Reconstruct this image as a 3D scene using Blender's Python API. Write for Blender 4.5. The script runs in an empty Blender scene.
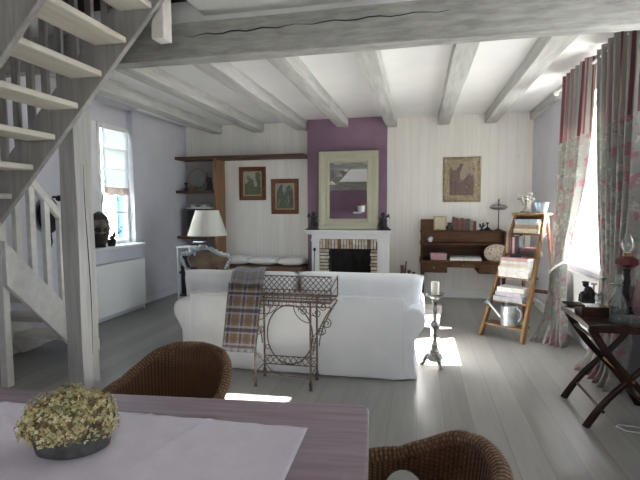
import bpy, math, random
from mathutils import Vector, Matrix
random.seed(7)
PI = math.pi
scn = bpy.context.scene
COL = scn.collection

# ------------------------------------------------------------------ materials
def new_mat(name):
    m = bpy.data.materials.new(name); m.use_nodes = True
    nt = m.node_tree; nt.nodes.clear()
    out = nt.nodes.new('ShaderNodeOutputMaterial')
    b = nt.nodes.new('ShaderNodeBsdfPrincipled')
    nt.links.new(b.outputs[0], out.inputs[0])
    return m, nt, b, out
def nd(nt, typ, **kw):
    n = nt.nodes.new(typ)
    for k, v in kw.items():
        if k.startswith('i_'):
            key = k[2:]
            key = int(key) if key.isdigit() else key
            n.inputs[key].default_value = v
        else: setattr(n, k, v)
    return n
def mth(nt, op, a, b=None, c=None):
    n = nt.nodes.new('ShaderNodeMath'); n.operation = op
    for i, v in enumerate((a, b, c)):
        if v is None: continue
        if isinstance(v, (int, float)): n.inputs[i].default_value = v
        else: nt.links.new(v, n.inputs[i])
    return n.outputs[0]
def rgba(c): return (c[0], c[1], c[2], 1.0)
def mix(nt, fac, a, b, blend='MIX'):
    n = nt.nodes.new('ShaderNodeMix'); n.data_type = 'RGBA'; n.blend_type = blend
    for s, v in ((n.inputs['Factor'], fac), (n.inputs[6], a), (n.inputs[7], b)):
        if isinstance(v, (int, float)): s.default_value = v
        elif isinstance(v, tuple): s.default_value = rgba(v)
        else: nt.links.new(v, s)
    return n.outputs[2]
def ramp(nt, fac, stops, interp='LINEAR'):
    n = nt.nodes.new('ShaderNodeValToRGB'); n.color_ramp.interpolation = interp
    e = n.color_ramp.elements
    while len(e) < len(stops): e.new(0.5)
    for el, (p, c) in zip(e, stops): el.position = p; el.color = rgba(c)
    nt.links.new(fac, n.inputs[0]); return n.outputs[0]
def coords(nt, kind='Object', scale=(1, 1, 1), loc=(0, 0, 0)):
    t = nt.nodes.new('ShaderNodeTexCoord'); m = nt.nodes.new('ShaderNodeMapping')
    nt.links.new(t.outputs[kind], m.inputs[0]); m.inputs['Scale'].default_value = scale; m.inputs['Location'].default_value = loc
    return m.outputs[0]
def noise(nt, vec, scale=5, detail=4, rough=.55):
    n = nd(nt, 'ShaderNodeTexNoise'); n.inputs['Scale'].default_value = scale
    n.inputs['Detail'].default_value = detail; n.inputs['Roughness'].default_value = rough
    nt.links.new(vec, n.inputs['Vector']); return n.outputs['Fac']
def bump(nt, b, h, strength=.3, dist=.01):
    n = nd(nt, 'ShaderNodeBump'); n.inputs['Strength'].default_value = strength; n.inputs['Distance'].default_value = dist
    nt.links.new(h, n.inputs['Height']); nt.links.new(n.outputs[0], b.inputs['Normal'])

def plain(name, c, rough=.6, metal=0, var=.06, scale=6, bmp=0, bscale=60, stretch=(1, 1, 1), spec=None, sheen=0):
    m, nt, b, o = new_mat(name)
    v = coords(nt, 'Object', stretch)
    f = noise(nt, v, scale)
    lo = tuple(max(0, x*(1-var*2)) for x in c); hi = tuple(min(1, x*(1+var)) for x in c)
    nt.links.new(ramp(nt, f, [(.3, lo), (.7, hi)]), b.inputs['Base Color'])
    b.inputs['Roughness'].default_value = rough; b.inputs['Metallic'].default_value = metal
    if spec is not None: b.inputs['Specular IOR Level'].default_value = spec
    if sheen: b.inputs['Sheen Weight'].default_value = sheen
    if bmp: bump(nt, b, noise(nt, v, bscale, 3), bmp)
    return m
def wood(name, c1, c2, grain=(1, 1, 14), rough=.45, scale=3.0, bmp=.12, spec=None):
    """grain: mapping scale; the small component is along the grain"""
    m, nt, b, o = new_mat(name)
    v = coords(nt, 'Object', grain)
    f = noise(nt, v, scale, 6, .62)
    nt.links.new(ramp(nt, f, [(.28, c1), (.72, c2)]), b.inputs['Base Color'])
    b.inputs['Roughness'].default_value = rough
    b.inputs['Specular IOR Level'].default_value = .2 if max(c2) < .2 else .4
    bump(nt, b, f, bmp, .004)
    return m
def planks(name, axis, width, c_lo, c_hi, grain, groove=(.3, .3, .3), gw=.02, rough=.5, gscale=3, rvar=.5, bstr=.35, joint=None, knots=None):
    m, nt, b, o = new_mat(name)
    t = nd(nt, 'ShaderNodeTexCoord'); s = nd(nt, 'ShaderNodeSeparateXYZ'); nt.links.new(t.outputs['Object'], s.inputs[0])
    a = mth(nt, 'DIVIDE', s.outputs[axis], width)
    idx = mth(nt, 'FLOOR', a); fr = mth(nt, 'FRACT', a)
    w = nd(nt, 'ShaderNodeTexWhiteNoise', noise_dimensions='1D'); nt.links.new(idx, w.inputs['W'])
    edge = mth(nt, 'ABSOLUTE', mth(nt, 'SUBTRACT', fr, .5))
    g = mth(nt, 'GREATER_THAN', edge, .5-gw)
    if joint:
        off = mth(nt, 'MULTIPLY', w.outputs['Value'], joint)
        jf = mth(nt, 'FRACT', mth(nt, 'DIVIDE', mth(nt, 'ADD', s.outputs['Y'], off), joint))
        g = mth(nt, 'MAXIMUM', g, mth(nt, 'LESS_THAN', jf, .0025))
    mp = nd(nt, 'ShaderNodeMapping'); nt.links.new(t.outputs['Object'], mp.inputs[0]); mp.inputs['Scale'].default_value = grain
    # shift the grain per board
    cv = nd(nt, 'ShaderNodeCombineXYZ'); k = mth(nt, 'MULTIPLY', w.outputs['Value'], 37.0)
    for i in range(3): nt.links.new(k, cv.inputs[i])
    va = nd(nt, 'ShaderNodeVectorMath', operation='ADD'); nt.links.new(mp.outputs[0], va.inputs[0]); nt.links.new(cv.outputs[0], va.inputs[1])
    f = noise(nt, va.outputs[0], gscale, 6, .6)
    f2 = mth(nt, 'ADD', mth(nt, 'MULTIPLY', f, 1-rvar), mth(nt, 'MULTIPLY', w.outputs['Value'], rvar))
    col = ramp(nt, f2, [(.25, c_lo), (.75, c_hi)])
    if knots:
        vo = nd(nt, 'ShaderNodeTexVoronoi'); vo.inputs['Scale'].default_value = 2.6
        mp2 = nd(nt, 'ShaderNodeMapping'); nt.links.new(t.outputs['Object'], mp2.inputs[0]); mp2.inputs['Scale'].default_value = (2.2, .2, .9)
        nt.links.new(mp2.outputs[0], vo.inputs['Vector'])
        kf = ramp(nt, vo.outputs['Distance'], [(.05, (1, 1, 1)), (.10, (0, 0, 0))])
        col = mix(nt, mth(nt, 'MULTIPLY', kf, .35), col, knots)
    col = mix(nt, g, col, groove)
    nt.links.new(col, b.inputs['Base Color']); b.inputs['Roughness'].default_value = rough
    h = mth(nt, 'SUBTRACT', mth(nt, 'MULTIPLY', f, .25), g)
    bump(nt, b, h, bstr, .004)
    return m

M = {}
M['floor'] = planks('whitewashed_floorboards', 'X', .19, (.235, .23, .213), (.325, .318, .298), (9, .8, 1), (.20, .19, .175), .013, .30, 2.5, .35, .3)
M['wallplank'] = planks('white_wall_boards', 'X', .135, (.74, .715, .665), (.84, .825, .785), (7, 1, .6), (.66, .635, .58), .018, .55, 2.5, .2, .18, knots=(.60, .52, .41))
M['plaster'] = plain('lilac_grey_plaster', (.60, .595, .65), .85, var=.03, scale=2.5, bmp=.05)
M['ceil'] = plain('white_ceiling_paint', (.86, .86, .85), .9, var=.02, scale=2)
M['purple'] = plain('mauve_wall_paint', (.225, .135, .20), .8, var=.05, scale=3, bmp=.06)
M['beam'] = wood('aged_grey_beam_wood', (.24, .24, .225), (.46, .455, .43), (1.6, 6, 9), .85, 2.6, .6)
M['joist'] = wood('limewashed_joist_wood', (.37, .37, .355), (.57, .57, .545), (7, .6, 7), .8, 3.0, .4)
M['post'] = wood('grey_painted_oak', (.235, .222, .21), (.37, .355, .34), (8, 8, .6), .7, 3.0, .4)
M['postwood'] = wood('pale_grey_post_wood', (.33, .32, .31), (.50, .49, .475), (8, 8, .6), .7, 3.0, .4)
M['stairwhite'] = wood('whitewashed_stair_wood', (.60, .58, .535), (.74, .72, .68), (6, 6, 6), .6, 2.0, .1)
M['treadwood'] = wood('whitewashed_tread_wood', (.50, .465, .395), (.64, .61, .55), (8, .7, 8), .55, 2.5, .12)
M['white'] = plain('white_paint', (.80, .80, .79), .7, var=.02, scale=4)
M['radiator'] = plain('radiator_enamel', (.78, .79, .78), .6, var=.01)
M['shelfwood'] = wood('dark_brown_shelf_wood', (.07, .035, .022), (.16, .085, .055), (.7, 8, 8), .5, 3)
M['panelwood'] = wood('orange_brown_panel_wood', (.17, .085, .04), (.30, .155, .075), (8, 8, .6), .5, 3)
M['deskwood'] = wood('walnut_desk_wood', (.042, .018, .008), (.135, .062, .026), (.8, 9, 9), .55, 3)
M['ladderwood'] = wood('honey_ladder_wood', (.125, .066, .026), (.23, .13, .055), (9, 9, .7), .5, 3)
M['redwood'] = wood('dark_red_wood', (.075, .028, .02), (.14, .058, .04), (9, 9, .7), .45, 3)
M['mahogany'] = wood('dark_mahogany', (.016, .007, .0045), (.05, .02, .012), (4, 4, 4), .3, 3, .06)
M['benchwood'] = wood('bench_brown_wood', (.11, .055, .03), (.22, .115, .065), (.8, 8, 8), .5, 3)
M['tabletop'] = wood('mauve_grey_limed_table', (.215, .155, .19), (.39, .315, .375), (.8, 12, 9), .34, 2.6, .1)
M['tablebody'] = wood('pale_grey_table_body', (.52, .48, .50), (.66, .62, .64), (.8, 9, 9), .5, 2.6, .1)
M['linen'] = plain('lilac_white_linen', (.74, .675, .765), .85, var=.03, scale=14, bmp=.25, bscale=160, sheen=.2)
M['sofafab'] = plain('white_cotton_slipcover', (.87, .87, .88), .9, var=.02, scale=5, bmp=.25, bscale=14, sheen=.25)
M['cushfab'] = plain('off_white_cushion_cotton', (.76, .75, .72), .9, var=.03, scale=8, bmp=.3, bscale=18, sheen=.2)
M['iron'] = plain('rusty_wrought_iron', (.17, .115, .095), .8, .1, var=.35, scale=30, bmp=.3, bscale=120)
M['blackiron'] = plain('black_patinated_bronze', (.022, .020, .021), .45, .5, var=.2, scale=20, bmp=.2)
M['darkcarve'] = plain('dark_carved_wood', (.022, .016, .014), .45, .0, var=.35, scale=14, bmp=.4, bscale=40)
M['pewter'] = plain('aged_silver_metal', (.30, .29, .275), .36, .8, var=.35, scale=22, bmp=.25, bscale=70)
M['zinc'] = plain('galvanised_zinc', (.50, .53, .54), .38, .75, var=.18, scale=14, bmp=.1, bscale=40)
M['darkzinc'] = plain('weathered_zinc_bowl', (.095, .095, .088), .6, .2, var=.35, scale=22, bmp=.3, bscale=60)
M['brass'] = plain('old_brass', (.35, .24, .09), .4, .8, var=.2)
M['wax'] = plain('ivory_wax', (.80, .77, .67), .5, var=.02)
M['shade'] = plain('cream_lampshade_cloth', (.82, .81, .75), .85, var=.02, scale=20)
M['oliveframe'] = plain('sage_olive_painted_frame', (.43, .42, .315), .6, var=.03, scale=5, bmp=.03)
M['goldframe'] = plain('antique_gilt_frame', (.43, .35, .225), .6, .1, var=.25, scale=30, bmp=.6, bscale=60)
M['brownframe'] = wood('reddish_brown_frame_wood', (.10, .038, .02), (.19, .08, .045), (6, 6, 6), .45, 3)
M['mat'] = plain('tan_mount_slip', (.42, .31, .18), .7)
M['velvet'] = plain('tan_brown_velvet', (.25, .165, .10), .8, var=.3, scale=6, sheen=.6)
M['plumvelvet'] = plain('plum_velvet', (.085, .03, .05), .8, var=.2, scale=6, sheen=.5)
M['bluewhite'] = plain('blue_white_chair_paint', (.60, .65, .68), .55, var=.18, scale=18, bmp=.2)
M['soot'] = plain('sooty_firebox', (.018, .015, .014), .95, var=.4, scale=8, bmp=.3, bscale=20)
M['brickdark'] = plain('mortar_in_brick_surround', (.12, .085, .065), .95, var=.15, scale=20, bmp=.3)
M['paper'] = plain('book_page_paper', (.72, .70, .64), .85, var=.04, scale=40)
M['blueshutter'] = plain('blue_shutter_paint', (.12, .27, .44), .6, var=.06)
M['housewall'] = plain('white_rendered_house_wall', (.80, .80, .78), .9)
M['blind'] = plain('white_blind_cloth', (.80, .82, .82), .9, var=.02)
M['dkplastic'] = plain('black_plastic', (.02, .022, .024), .35, var=.1)
M['ltplastic'] = plain('white_plastic', (.70, .71, .72), .4, var=.02)
M['straw'] = plain('straw_wicker', (.33, .25, .15), .8, var=.3, scale=50, bmp=.5, bscale=150)
M['chrome'] = plain('chrome', (.7, .7, .7), .15, 1, var=.02)
M['twig'] = plain('dark_green_leaf', (.035, .05, .03), .6, var=.3, scale=20)
M['log'] = wood('log_bark', (.09, .055, .04), (.21, .14, .10), (6, 6, 6), .9, 4, .4)
M['cable'] = plain('white_cable', (.7, .7, .7), .5)
M['pinkcloth'] = plain('pale_pink_white_cloth', (.66, .57, .55), .9, var=.12, scale=9, bmp=.2)
M['ivory'] = plain('ivory_shell', (.42, .39, .33), .5, var=.25, scale=25, bmp=.3)
M['grass'] = plain('outdoor_pale_gravel', (.50, .49, .44), .95, var=.15, scale=.8)
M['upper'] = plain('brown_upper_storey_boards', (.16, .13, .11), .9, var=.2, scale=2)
M['parchment'] = plain('parchment_card', (.62, .55, .40), .8, var=.08, scale=25)

def translucent(name, c, t=.4, rough=.9):
    m, nt, b, o = new_mat(name)
    b.inputs['Base Color'].default_value = rgba(c); b.inputs['Roughness'].default_value = rough
    v = coords(nt, 'Object'); bump(nt, b, noise(nt, v, 180, 2), .1)
    tr = nd(nt, 'ShaderNodeBsdfTranslucent'); tr.inputs[0].default_value = rgba(c)
    mx = nd(nt, 'ShaderNodeMixShader'); mx.inputs[0].default_value = t
    nt.links.new(b.outputs[0], mx.inputs[1]); nt.links.new(tr.outputs[0], mx.inputs[2]); nt.links.new(mx.outputs[0], o.inputs[0])
    return m
M['blind'] = translucent('white_blind_cloth', (.80, .82, .82), .3)
M['valance'] = translucent('floral_valance_cloth', (.66, .58, .54), .3)
M['shade'] = translucent('cream_lampshade_cloth', (.86, .85, .79), .35)
def glass(name, c=(1, 1, 1), gloss=.08, rough=.03, base=None, bmix=0.0):
    m, nt, b, o = new_mat(name)
    t = nd(nt, 'ShaderNodeBsdfTransparent'); t.inputs[0].default_value = rgba(c)
    g = nd(nt, 'ShaderNodeBsdfGlossy'); g.inputs['Roughness'].default_value = rough
    fr = nd(nt, 'ShaderNodeLayerWeight'); fr.inputs[0].default_value = .35
    mx = nd(nt, 'ShaderNodeMixShader')
    f = mth(nt, 'ADD', mth(nt, 'MULTIPLY', fr.outputs['Fresnel'], .5), gloss)
    nt.links.new(f, mx.inputs[0]); nt.links.new(t.outputs[0], mx.inputs[1]); nt.links.new(g.outputs[0], mx.inputs[2])
    res = mx.outputs[0]
    if base:
        b.inputs['Base Color'].default_value = rgba(base); b.inputs['Roughness'].default_value = .15
        m2 = nd(nt, 'ShaderNodeMixShader'); m2.inputs[0].default_value = bmix
        nt.links.new(res, m2.inputs[1]); nt.links.new(b.outputs[0], m2.inputs[2]); res = m2.outputs[0]
    nt.links.new(res, o.inputs[0]); return m
M['glass'] = glass('window_glass', (.97, .98, .98), .0)
M['clearglass'] = glass('clear_glass', (.90, .92, .92), .07, .04, (.6, .64, .64), .08)
M['blueglass'] = glass('bluish_glass', (.60, .68, .74), .04, .15, (.33, .40, .45), .45)
M['redglass'] = glass('ruby_glass', (.50, .16, .16), .06, .08, (.17, .03, .035), .6)
m, nt, b, o = new_mat('mirror_silver')
b.inputs['Base Color'].default_value = (.86, .87, .87, 1); b.inputs['Metallic'].default_value = 1; b.inputs['Roughness'].default_value = .015
M['mirror'] = m

def wicker_mat(name, c1, c2, su, sv):
    m, nt, b, o = new_mat(name)
    t = nd(nt, 'ShaderNodeTexCoord'); s = nd(nt, 'ShaderNodeSeparateXYZ'); nt.links.new(t.outputs['UV'], s.inputs[0])
    u = mth(nt, 'MULTIPLY', s.outputs['X'], su); v = mth(nt, 'MULTIPLY', s.outputs['Y'], sv)
    par = mth(nt, 'MODULO', mth(nt, 'FLOOR', v), 2.0)
    w = mth(nt, 'SINE', mth(nt, 'ADD', mth(nt, 'MULTIPLY', u, PI), mth(nt, 'MULTIPLY', par, PI)))
    strand = mth(nt, 'ABSOLUTE', mth(nt, 'SINE', mth(nt, 'MULTIPLY', v, PI)))
    rib = mth(nt, 'ABSOLUTE', mth(nt, 'SINE', mth(nt, 'MULTIPLY', u, PI)))
    h = mth(nt, 'ADD', mth(nt, 'MULTIPLY', rib, .62), mth(nt, 'MULTIPLY', mth(nt, 'MULTIPLY', strand, mth(nt, 'ADD', .6, mth(nt, 'MULTIPLY', w, .4))), .42))
    n = noise(nt, coords(nt, 'Object'), 14, 4)
    f = mth(nt, 'ADD', mth(nt, 'MULTIPLY', h, .7), mth(nt, 'MULTIPLY', n, .35))
    nt.links.new(ramp(nt, f, [(.12, tuple(x*.25 for x in c1)), (.45, c1), (.9, c2)]), b.inputs['Base Color'])
    b.inputs['Roughness'].default_value = .5
    bump(nt, b, h, .9, .006)
    return m
M['wicker'] = wicker_mat('brown_wicker_weave', (.08, .032, .013), (.24, .11, .045), 46, 110)
M['wickerrim'] = wicker_mat('brown_wicker_braid', (.11, .048, .02), (.30, .15, .068), 60, 10)

def curtain_mat():
    m, nt, b, o = new_mat('striped_and_floral_curtain_cloth')
    t = nd(nt, 'ShaderNodeTexCoord'); s = nd(nt, 'ShaderNodeSeparateXYZ'); nt.links.new(t.outputs['UV'], s.inputs[0])
    U, V = s.outputs['X'], s.outputs['Y']
    fr = mth(nt, 'FRACT', mth(nt, 'DIVIDE', U, .27))
    red = (.21, .075, .09); pink = (.36, .235, .24); bei = (.36, .325, .285); gry = (.34, .335, .31); dk = (.20, .085, .09)
    st = ramp(nt, fr, [(0, gry), (.13, pink), (.22, red), (.33, dk), (.38, bei), (.52, red), (.60, pink), (.66, dk), (.70, gry), (.84, red), (.92, bei)], 'CONSTANT')
    base = mix(nt, noise(nt, coords(nt, 'UV'), 3, 3), (.27, .275, .255), (.35, .352, .328))
    uvm = coords(nt, 'UV', (1, .8, 1))
    def flowers(scale, lo, hi, seed):
        vo = nd(nt, 'ShaderNodeTexVoronoi'); vo.inputs['Scale'].default_value = scale*1.45
        mp = coords(nt, 'UV', (1, .75, 1), (seed, seed*.7, 0)); 
        nn = nd(nt, 'ShaderNodeTexNoise'); nn.inputs['Scale'].default_value = 22; nt.links.new(mp, nn.inputs['Vector'])
        va = nd(nt, 'ShaderNodeVectorMath', operation='SCALE'); va.inputs['Scale'].default_value = .09; nt.links.new(nn.outputs['Color'], va.inputs[0])
        vb = nd(nt, 'ShaderNodeVectorMath', operation='ADD'); nt.links.new(mp, vb.inputs[0]); nt.links.new(va.outputs[0], vb.inputs[1])
        nt.links.new(vb.outputs[0], vo.inputs['Vector'])
        return ramp(nt, vo.outputs['Distance'], [(lo, (1, 1, 1)), (hi, (0, 0, 0))])
    def blots(scale, seed, lo, hi): return ramp(nt, noise(nt, coords(nt, 'UV', (1, .8, 1), (seed, seed*.6, 0)), scale, 3, .6), [(lo, (0, 0, 0)), (hi, (1, 1, 1))])
    fl = mix(nt, mth(nt, 'MULTIPLY', blots(11, 2.2, .56, .60), .75), base, (.50, .49, .46))
    fl = mix(nt, mth(nt, 'MULTIPLY', blots(15, 9.4, .58, .62), .6), fl, (.19, .20, .175))
    fl = mix(nt, mth(nt, 'MULTIPLY', blots(8.5, 5.1, .565, .61), .85), fl, (.36, .155, .185))
    fl = mix(nt, mth(nt, 'MULTIPLY', blots(20, 7.7, .60, .63), .7), fl, (.50, .30, .33))
    up = mth(nt, 'GREATER_THAN', V, 2.19)
    nt.links.new(mix(nt, up, fl, st), b.inputs['Base Color']); b.inputs['Roughness'].default_value = .9
    bump(nt, b, noise(nt, coords(nt, 'UV'), 260, 2), .15)
    tr = nd(nt, 'ShaderNodeBsdfTranslucent'); nt.links.new(mix(nt, up, fl, st), tr.inputs[0])
    mx = nd(nt, 'ShaderNodeMixShader'); mx.inputs[0].default_value = .22
    nt.links.new(b.outputs[0], mx.inputs[1]); nt.links.new(tr.outputs[0], mx.inputs[2]); nt.links.new(mx.outputs[0], o.inputs[0])
    return m
M['curtain'] = curtain_mat()

def plaid_mat():
    m, nt, b, o = new_mat('brown_plaid_wool')
    t = nd(nt, 'ShaderNodeTexCoord'); s = nd(nt, 'ShaderNodeSeparateXYZ'); nt.links.new(t.outputs['UV'], s.inputs[0])
    c = mix(nt, noise(nt, coords(nt, 'UV'), 4, 2), (.068, .055, .034), (.095, .076, .047))
    def band(x, per, a, w):
        f = mth(nt, 'FRACT', mth(nt, 'DIVIDE', x, per)); return mth(nt, 'MULTIPLY', mth(nt, 'GREATER_THAN', f, a), mth(nt, 'LESS_THAN', f, a+w))
    for x, per in ((s.outputs['X'], .115), (s.outputs['Y'], .14)):
        c = mix(nt, mth(nt, 'MULTIPLY', band(x, per, .72, .22), .45), c, (.085, .034, .02))
        c = mix(nt, mth(nt, 'MULTIPLY', band(x, per, .08, .12), .6), c, (.20, .18, .195))
        c = mix(nt, mth(nt, 'MULTIPLY', band(x, per, .22, .17), .78), c, (.022, .011, .035))
        c = mix(nt, mth(nt, 'MULTIPLY', band(x, per, .41, .10), .6), c, (.185, .16, .18))
    nt.links.new(c, b.inputs['Base Color']); b.inputs['Roughness'].default_value = .95
    b.inputs['Sheen Weight'].default_value = .3
    bump(nt, b, noise(nt, coords(nt, 'UV'), 220, 2), .3)
    return m
M['plaid'] = plaid_mat()

def brick_face(name, c1, c2):
    return plain(name, c1, .85, var=.2, scale=12, bmp=.3, bscale=40)
BR = [brick_face('cream_brick', (.62, .54, .43), 0), brick_face('tan_brick', (.42, .31, .21), 0), brick_face('brown_brick', (.20, .115, .08), 0), brick_face('pale_brick', (.70, .66, .58), 0)]

def painting(name, sky, mid, dark, ground, seed, purple=None):
    m, nt, b, o = new_mat(name)
    t = nd(nt, 'ShaderNodeTexCoord'); s = nd(nt, 'ShaderNodeSeparateXYZ'); nt.links.new(t.outputs['UV'], s.inputs[0])
    n = noise(nt, coords(nt, 'UV', (3.2, 2.2, 1), (seed, seed*1.7, 0)), 2.0, 6, .65)
    n2 = noise(nt, coords(nt, 'UV', (9, 7, 1), (seed*2.1, seed, 0)), 2.0, 4, .6)
    nv = noise(nt, coords(nt, 'UV', (3.2, 1.5, 1), (seed*3, seed, 0)), 1.3, 3, .5)
    tree = mth(nt, 'MULTIPLY', mth(nt, 'SUBTRACT', nv, .47), 3.6)
    f = mth(nt, 'ADD', mth(nt, 'SUBTRACT', s.outputs['Y'], tree), mth(nt, 'MULTIPLY', mth(nt, 'SUBTRACT', n, .5), .7))
    c = ramp(nt, f, [(.08, ground), (.24, mid), (.34, dark), (.58, mid), (.70, sky)])
    c = mix(nt, mth(nt, 'MULTIPLY', n2, .45), c, dark)
    if purple: c = mix(nt, ramp(nt, n2, [(.57, (0, 0, 0)), (.70, (.8, .8, .8))]), c, purple)
    nt.links.new(c, b.inputs['Base Color']); b.inputs['Roughness'].default_value = .45
    bump(nt, b, n2, .2)
    return m

# ------------------------------------------------------------------ mesh builder
class MB:
    def __init__(s): s.v = []; s.f = []; s.uv = {}; s.mi = {}
    def box(s, x0, x1, y0, y1, z0, z1, mi=0):
        b = len(s.v)
        s.v += [(x0, y0, z0), (x1, y0, z0), (x1, y1, z0), (x0, y1, z0), (x0, y0, z1), (x1, y0, z1), (x1, y1, z1), (x0, y1, z1)]
        for q in ((0, 3, 2, 1), (4, 5, 6, 7), (0, 1, 5, 4), (1, 2, 6, 5), (2, 3, 7, 6), (3, 0, 4, 7)):
            if mi: s.mi[len(s.f)] = mi
            s.f.append(tuple(b+i for i in q))
        return s
    def obox(s, c, size, M3=None, mi=0):
        """box centred at c with a rotation matrix"""
        b = len(s.v); hx, hy, hz = (k/2 for k in size)
        M3 = M3 or Matrix.Identity(3)
        for p in ((-hx, -hy, -hz), (hx, -hy, -hz), (hx, hy, -hz), (-hx, hy, -hz), (-hx, -hy, hz), (hx, -hy, hz), (hx, hy, hz), (-hx, hy, hz)):
            s.v.append(tuple(Vector(c)+M3 @ Vector(p)))
        for q in ((0, 3, 2, 1), (4, 5, 6, 7), (0, 1, 5, 4), (1, 2, 6, 5), (2, 3, 7, 6), (3, 0, 4, 7)):
            if mi: s.mi[len(s.f)] = mi
            s.f.append(tuple(b+i for i in q))
        return s
    def beam(s, p, q, w, h, up=(0, 0, 1)):
        """rectangular bar from p to q; w across, h along 'up'"""
        p, q = Vector(p), Vector(q); d = (q-p).normalized(); u = Vector(up); u = (u-d*u.dot(d)).normalized(); r = d.cross(u)
        b = len(s.v)
        for e in (p, q):
            for a, c in ((-1, -1), (1, -1), (1, 1), (-1, 1)): s.v.append(tuple(e+r*a*w/2+u*c*h/2))
        for fc in ((3, 2, 1, 0), (4, 5, 6, 7), (0, 1, 5, 4), (1, 2, 6, 5), (2, 3, 7, 6), (3, 0, 4, 7)): s.f.append(tuple(b+i for i in fc))
        return s
    def grid(s, fn, nu, nv, cu=False, cv=False, uvfn=None):
        b = len(s.v)
        for i in range(nu):
            for j in range(nv):
                s.v.append(tuple(fn(i/(nu if cu else nu-1), j/(nv if cv else nv-1))))
        for i in range(nu if cu else nu-1):
            for j in range(nv if cv else nv-1):
                q = (b+i*nv+j, b+((i+1) % nu)*nv+j, b+((i+1) % nu)*nv+(j+1) % nv, b+i*nv+(j+1) % nv)
                if uvfn:
                    A = (i/(nu if cu else nu-1), (i+1)/(nu if cu else nu-1)); B = (j/(nv if cv else nv-1), (j+1)/(nv if cv else nv-1))
                    s.uv[len(s.f)] = [uvfn(A[0], B[0]), uvfn(A[1], B[0]), uvfn(A[1], B[1]), uvfn(A[0], B[1])]
                s.f.append(q)
        return s
    def tube(s, pts, r, seg=8, closed=False, caps=True, flat=1.0):
        P = [Vector(p) for p in pts]; n = len(P)
        R = r if isinstance(r, (list, tuple)) else [r]*n
        T = []
        for i in range(n):
            if closed: d = P[(i+1) % n]-P[i-1]
            else: d = P[min(i+1, n-1)]-P[max(i-1, 0)]
            T.append(d.normalized() if d.length > 1e-9 else Vector((0, 0, 1)))
        a = Vector((0, 0, 1)) if abs(T[0].z) < .9 else Vector((1, 0, 0))
        N = (a-T[0]*a.dot(T[0])).normalized(); b = len(s.v); L = 0
        for i in range(n):
            N = (N-T[i]*N.dot(T[i]))
            N = N.normalized() if N.length > 1e-9 else T[i].orthogonal().normalized()
            B = T[i].cross(N)
            for k in range(seg):
                t = 2*PI*k/seg
                s.v.append(tuple(P[i]+N*math.cos(t)*R[i]+B*math.sin(t)*R[i]*flat))
        for i in range(n if closed else n-1):
            L2 = L+(P[(i+1) % n]-P[i]).length
            for k in range(seg):
                s.uv[len(s.f)] = [(L, k/seg), (L2, k/seg), (L2, (k+1)/seg), (L, (k+1)/seg)]
                j = (i+1) % n
                s.f.append((b+i*seg+k, b+j*seg+k, b+j*seg+(k+1) % seg, b+i*seg+(k+1) % seg)[::-1])
            L = L2
        if caps and not closed:
            s.f.append(tuple(b+k for k in range(seg))); s.f.append(tuple(b+(n-1)*seg+k for k in range(seg))[::-1])
        return s
    def lathe(s, prof, seg=20, c=(0, 0, 0), sx=1, sy=1):
        b = len(s.v); n = len(prof)
        for r, z in prof:
            for k in range(seg):
                t = 2*PI*k/seg; s.v.append((c[0]+r*math.cos(t)*sx, c[1]+r*math.sin(t)*sy, c[2]+z))
        for i in range(n-1):
            for k in range(seg): s.f.append((b+i*seg+k, b+i*seg+(k+1) % seg, b+(i+1)*seg+(k+1) % seg, b+(i+1)*seg+k))
        if prof[0][0] > 1e-6: s.f.append(tuple(b+k for k in range(seg))[::-1])
        if prof[-1][0] > 1e-6: s.f.append(tuple(b+(n-1)*seg+k for k in range(seg)))
        return s
    def ball(s, c, r, seg=14, rings=9):
        r = r if isinstance(r, (tuple, list)) else (r, r, r)
        b = len(s.v)
        for i in range(rings+1):
            t = PI*i/rings
            for k in range(seg):
                p = 2*PI*k/seg; q = max(math.sin(t), 1e-4)
                s.v.append((c[0]+r[0]*q*math.cos(p), c[1]+r[1]*q*math.sin(p), c[2]-r[2]*math.cos(t)))
        for i in range(rings):
            for k in range(seg): s.f.append((b+i*seg+k, b+i*seg+(k+1) % seg, b+(i+1)*seg+(k+1) % seg, b+(i+1)*seg+k))
        return s
    def prism(s, poly, axis, a, b_):
        """extrude a 2D polygon along axis from a to b_"""
        b = len(s.v); n = len(poly)
        def pt(p, t): return {'X': (t, p[0], p[1]), 'Y': (p[0], t, p[1]), 'Z': (p[0], p[1], t)}[axis]
        s.v += [pt(p, a) for p in poly]+[pt(p, b_) for p in poly]
        for i in range(n): s.f.append((b+i, b+(i+1) % n, b+n+(i+1) % n, b+n+i))
        s.f.append(tuple(b+i for i in range(n))[::-1]); s.f.append(tuple(b+n+i for i in range(n)))
        return s
    def build(s, name, mat, parent=None, world=True, bevel=0, bseg=2, smooth=None, sub=0, solid=0, weld=False):
        off = Vector((0, 0, 0))
        if parent is not None and world:
            p = parent
            while p is not None: off += Vector(p.location); p = p.parent
        me = bpy.data.meshes.new(name)
        me.from_pydata([tuple(Vector(v)-off) for v in s.v], [], s.f)
        mats = mat if isinstance(mat, (list, tuple)) else [mat]
        for m_ in mats: me.materials.append(m_)
        if s.uv:
            ul = me.uv_layers.new(name='UVMap')
            for pi, uvs in s.uv.items():
                for li, uv in zip(me.polygons[pi].loop_indices, uvs): ul.data[li].uv = uv
        for pi, k in s.mi.items(): me.polygons[pi].material_index = k
        import bmesh
        bm = bmesh.new(); bm.from_mesh(me)
        if weld: bmesh.ops.remove_doubles(bm, verts=bm.verts, dist=1e-5)
        bmesh.ops.recalc_face_normals(bm, faces=bm.faces); bm.to_mesh(me); bm.free()
        o = bpy.data.objects.new(name, me); COL.objects.link(o)
        if parent is not None: o.parent = parent
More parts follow.
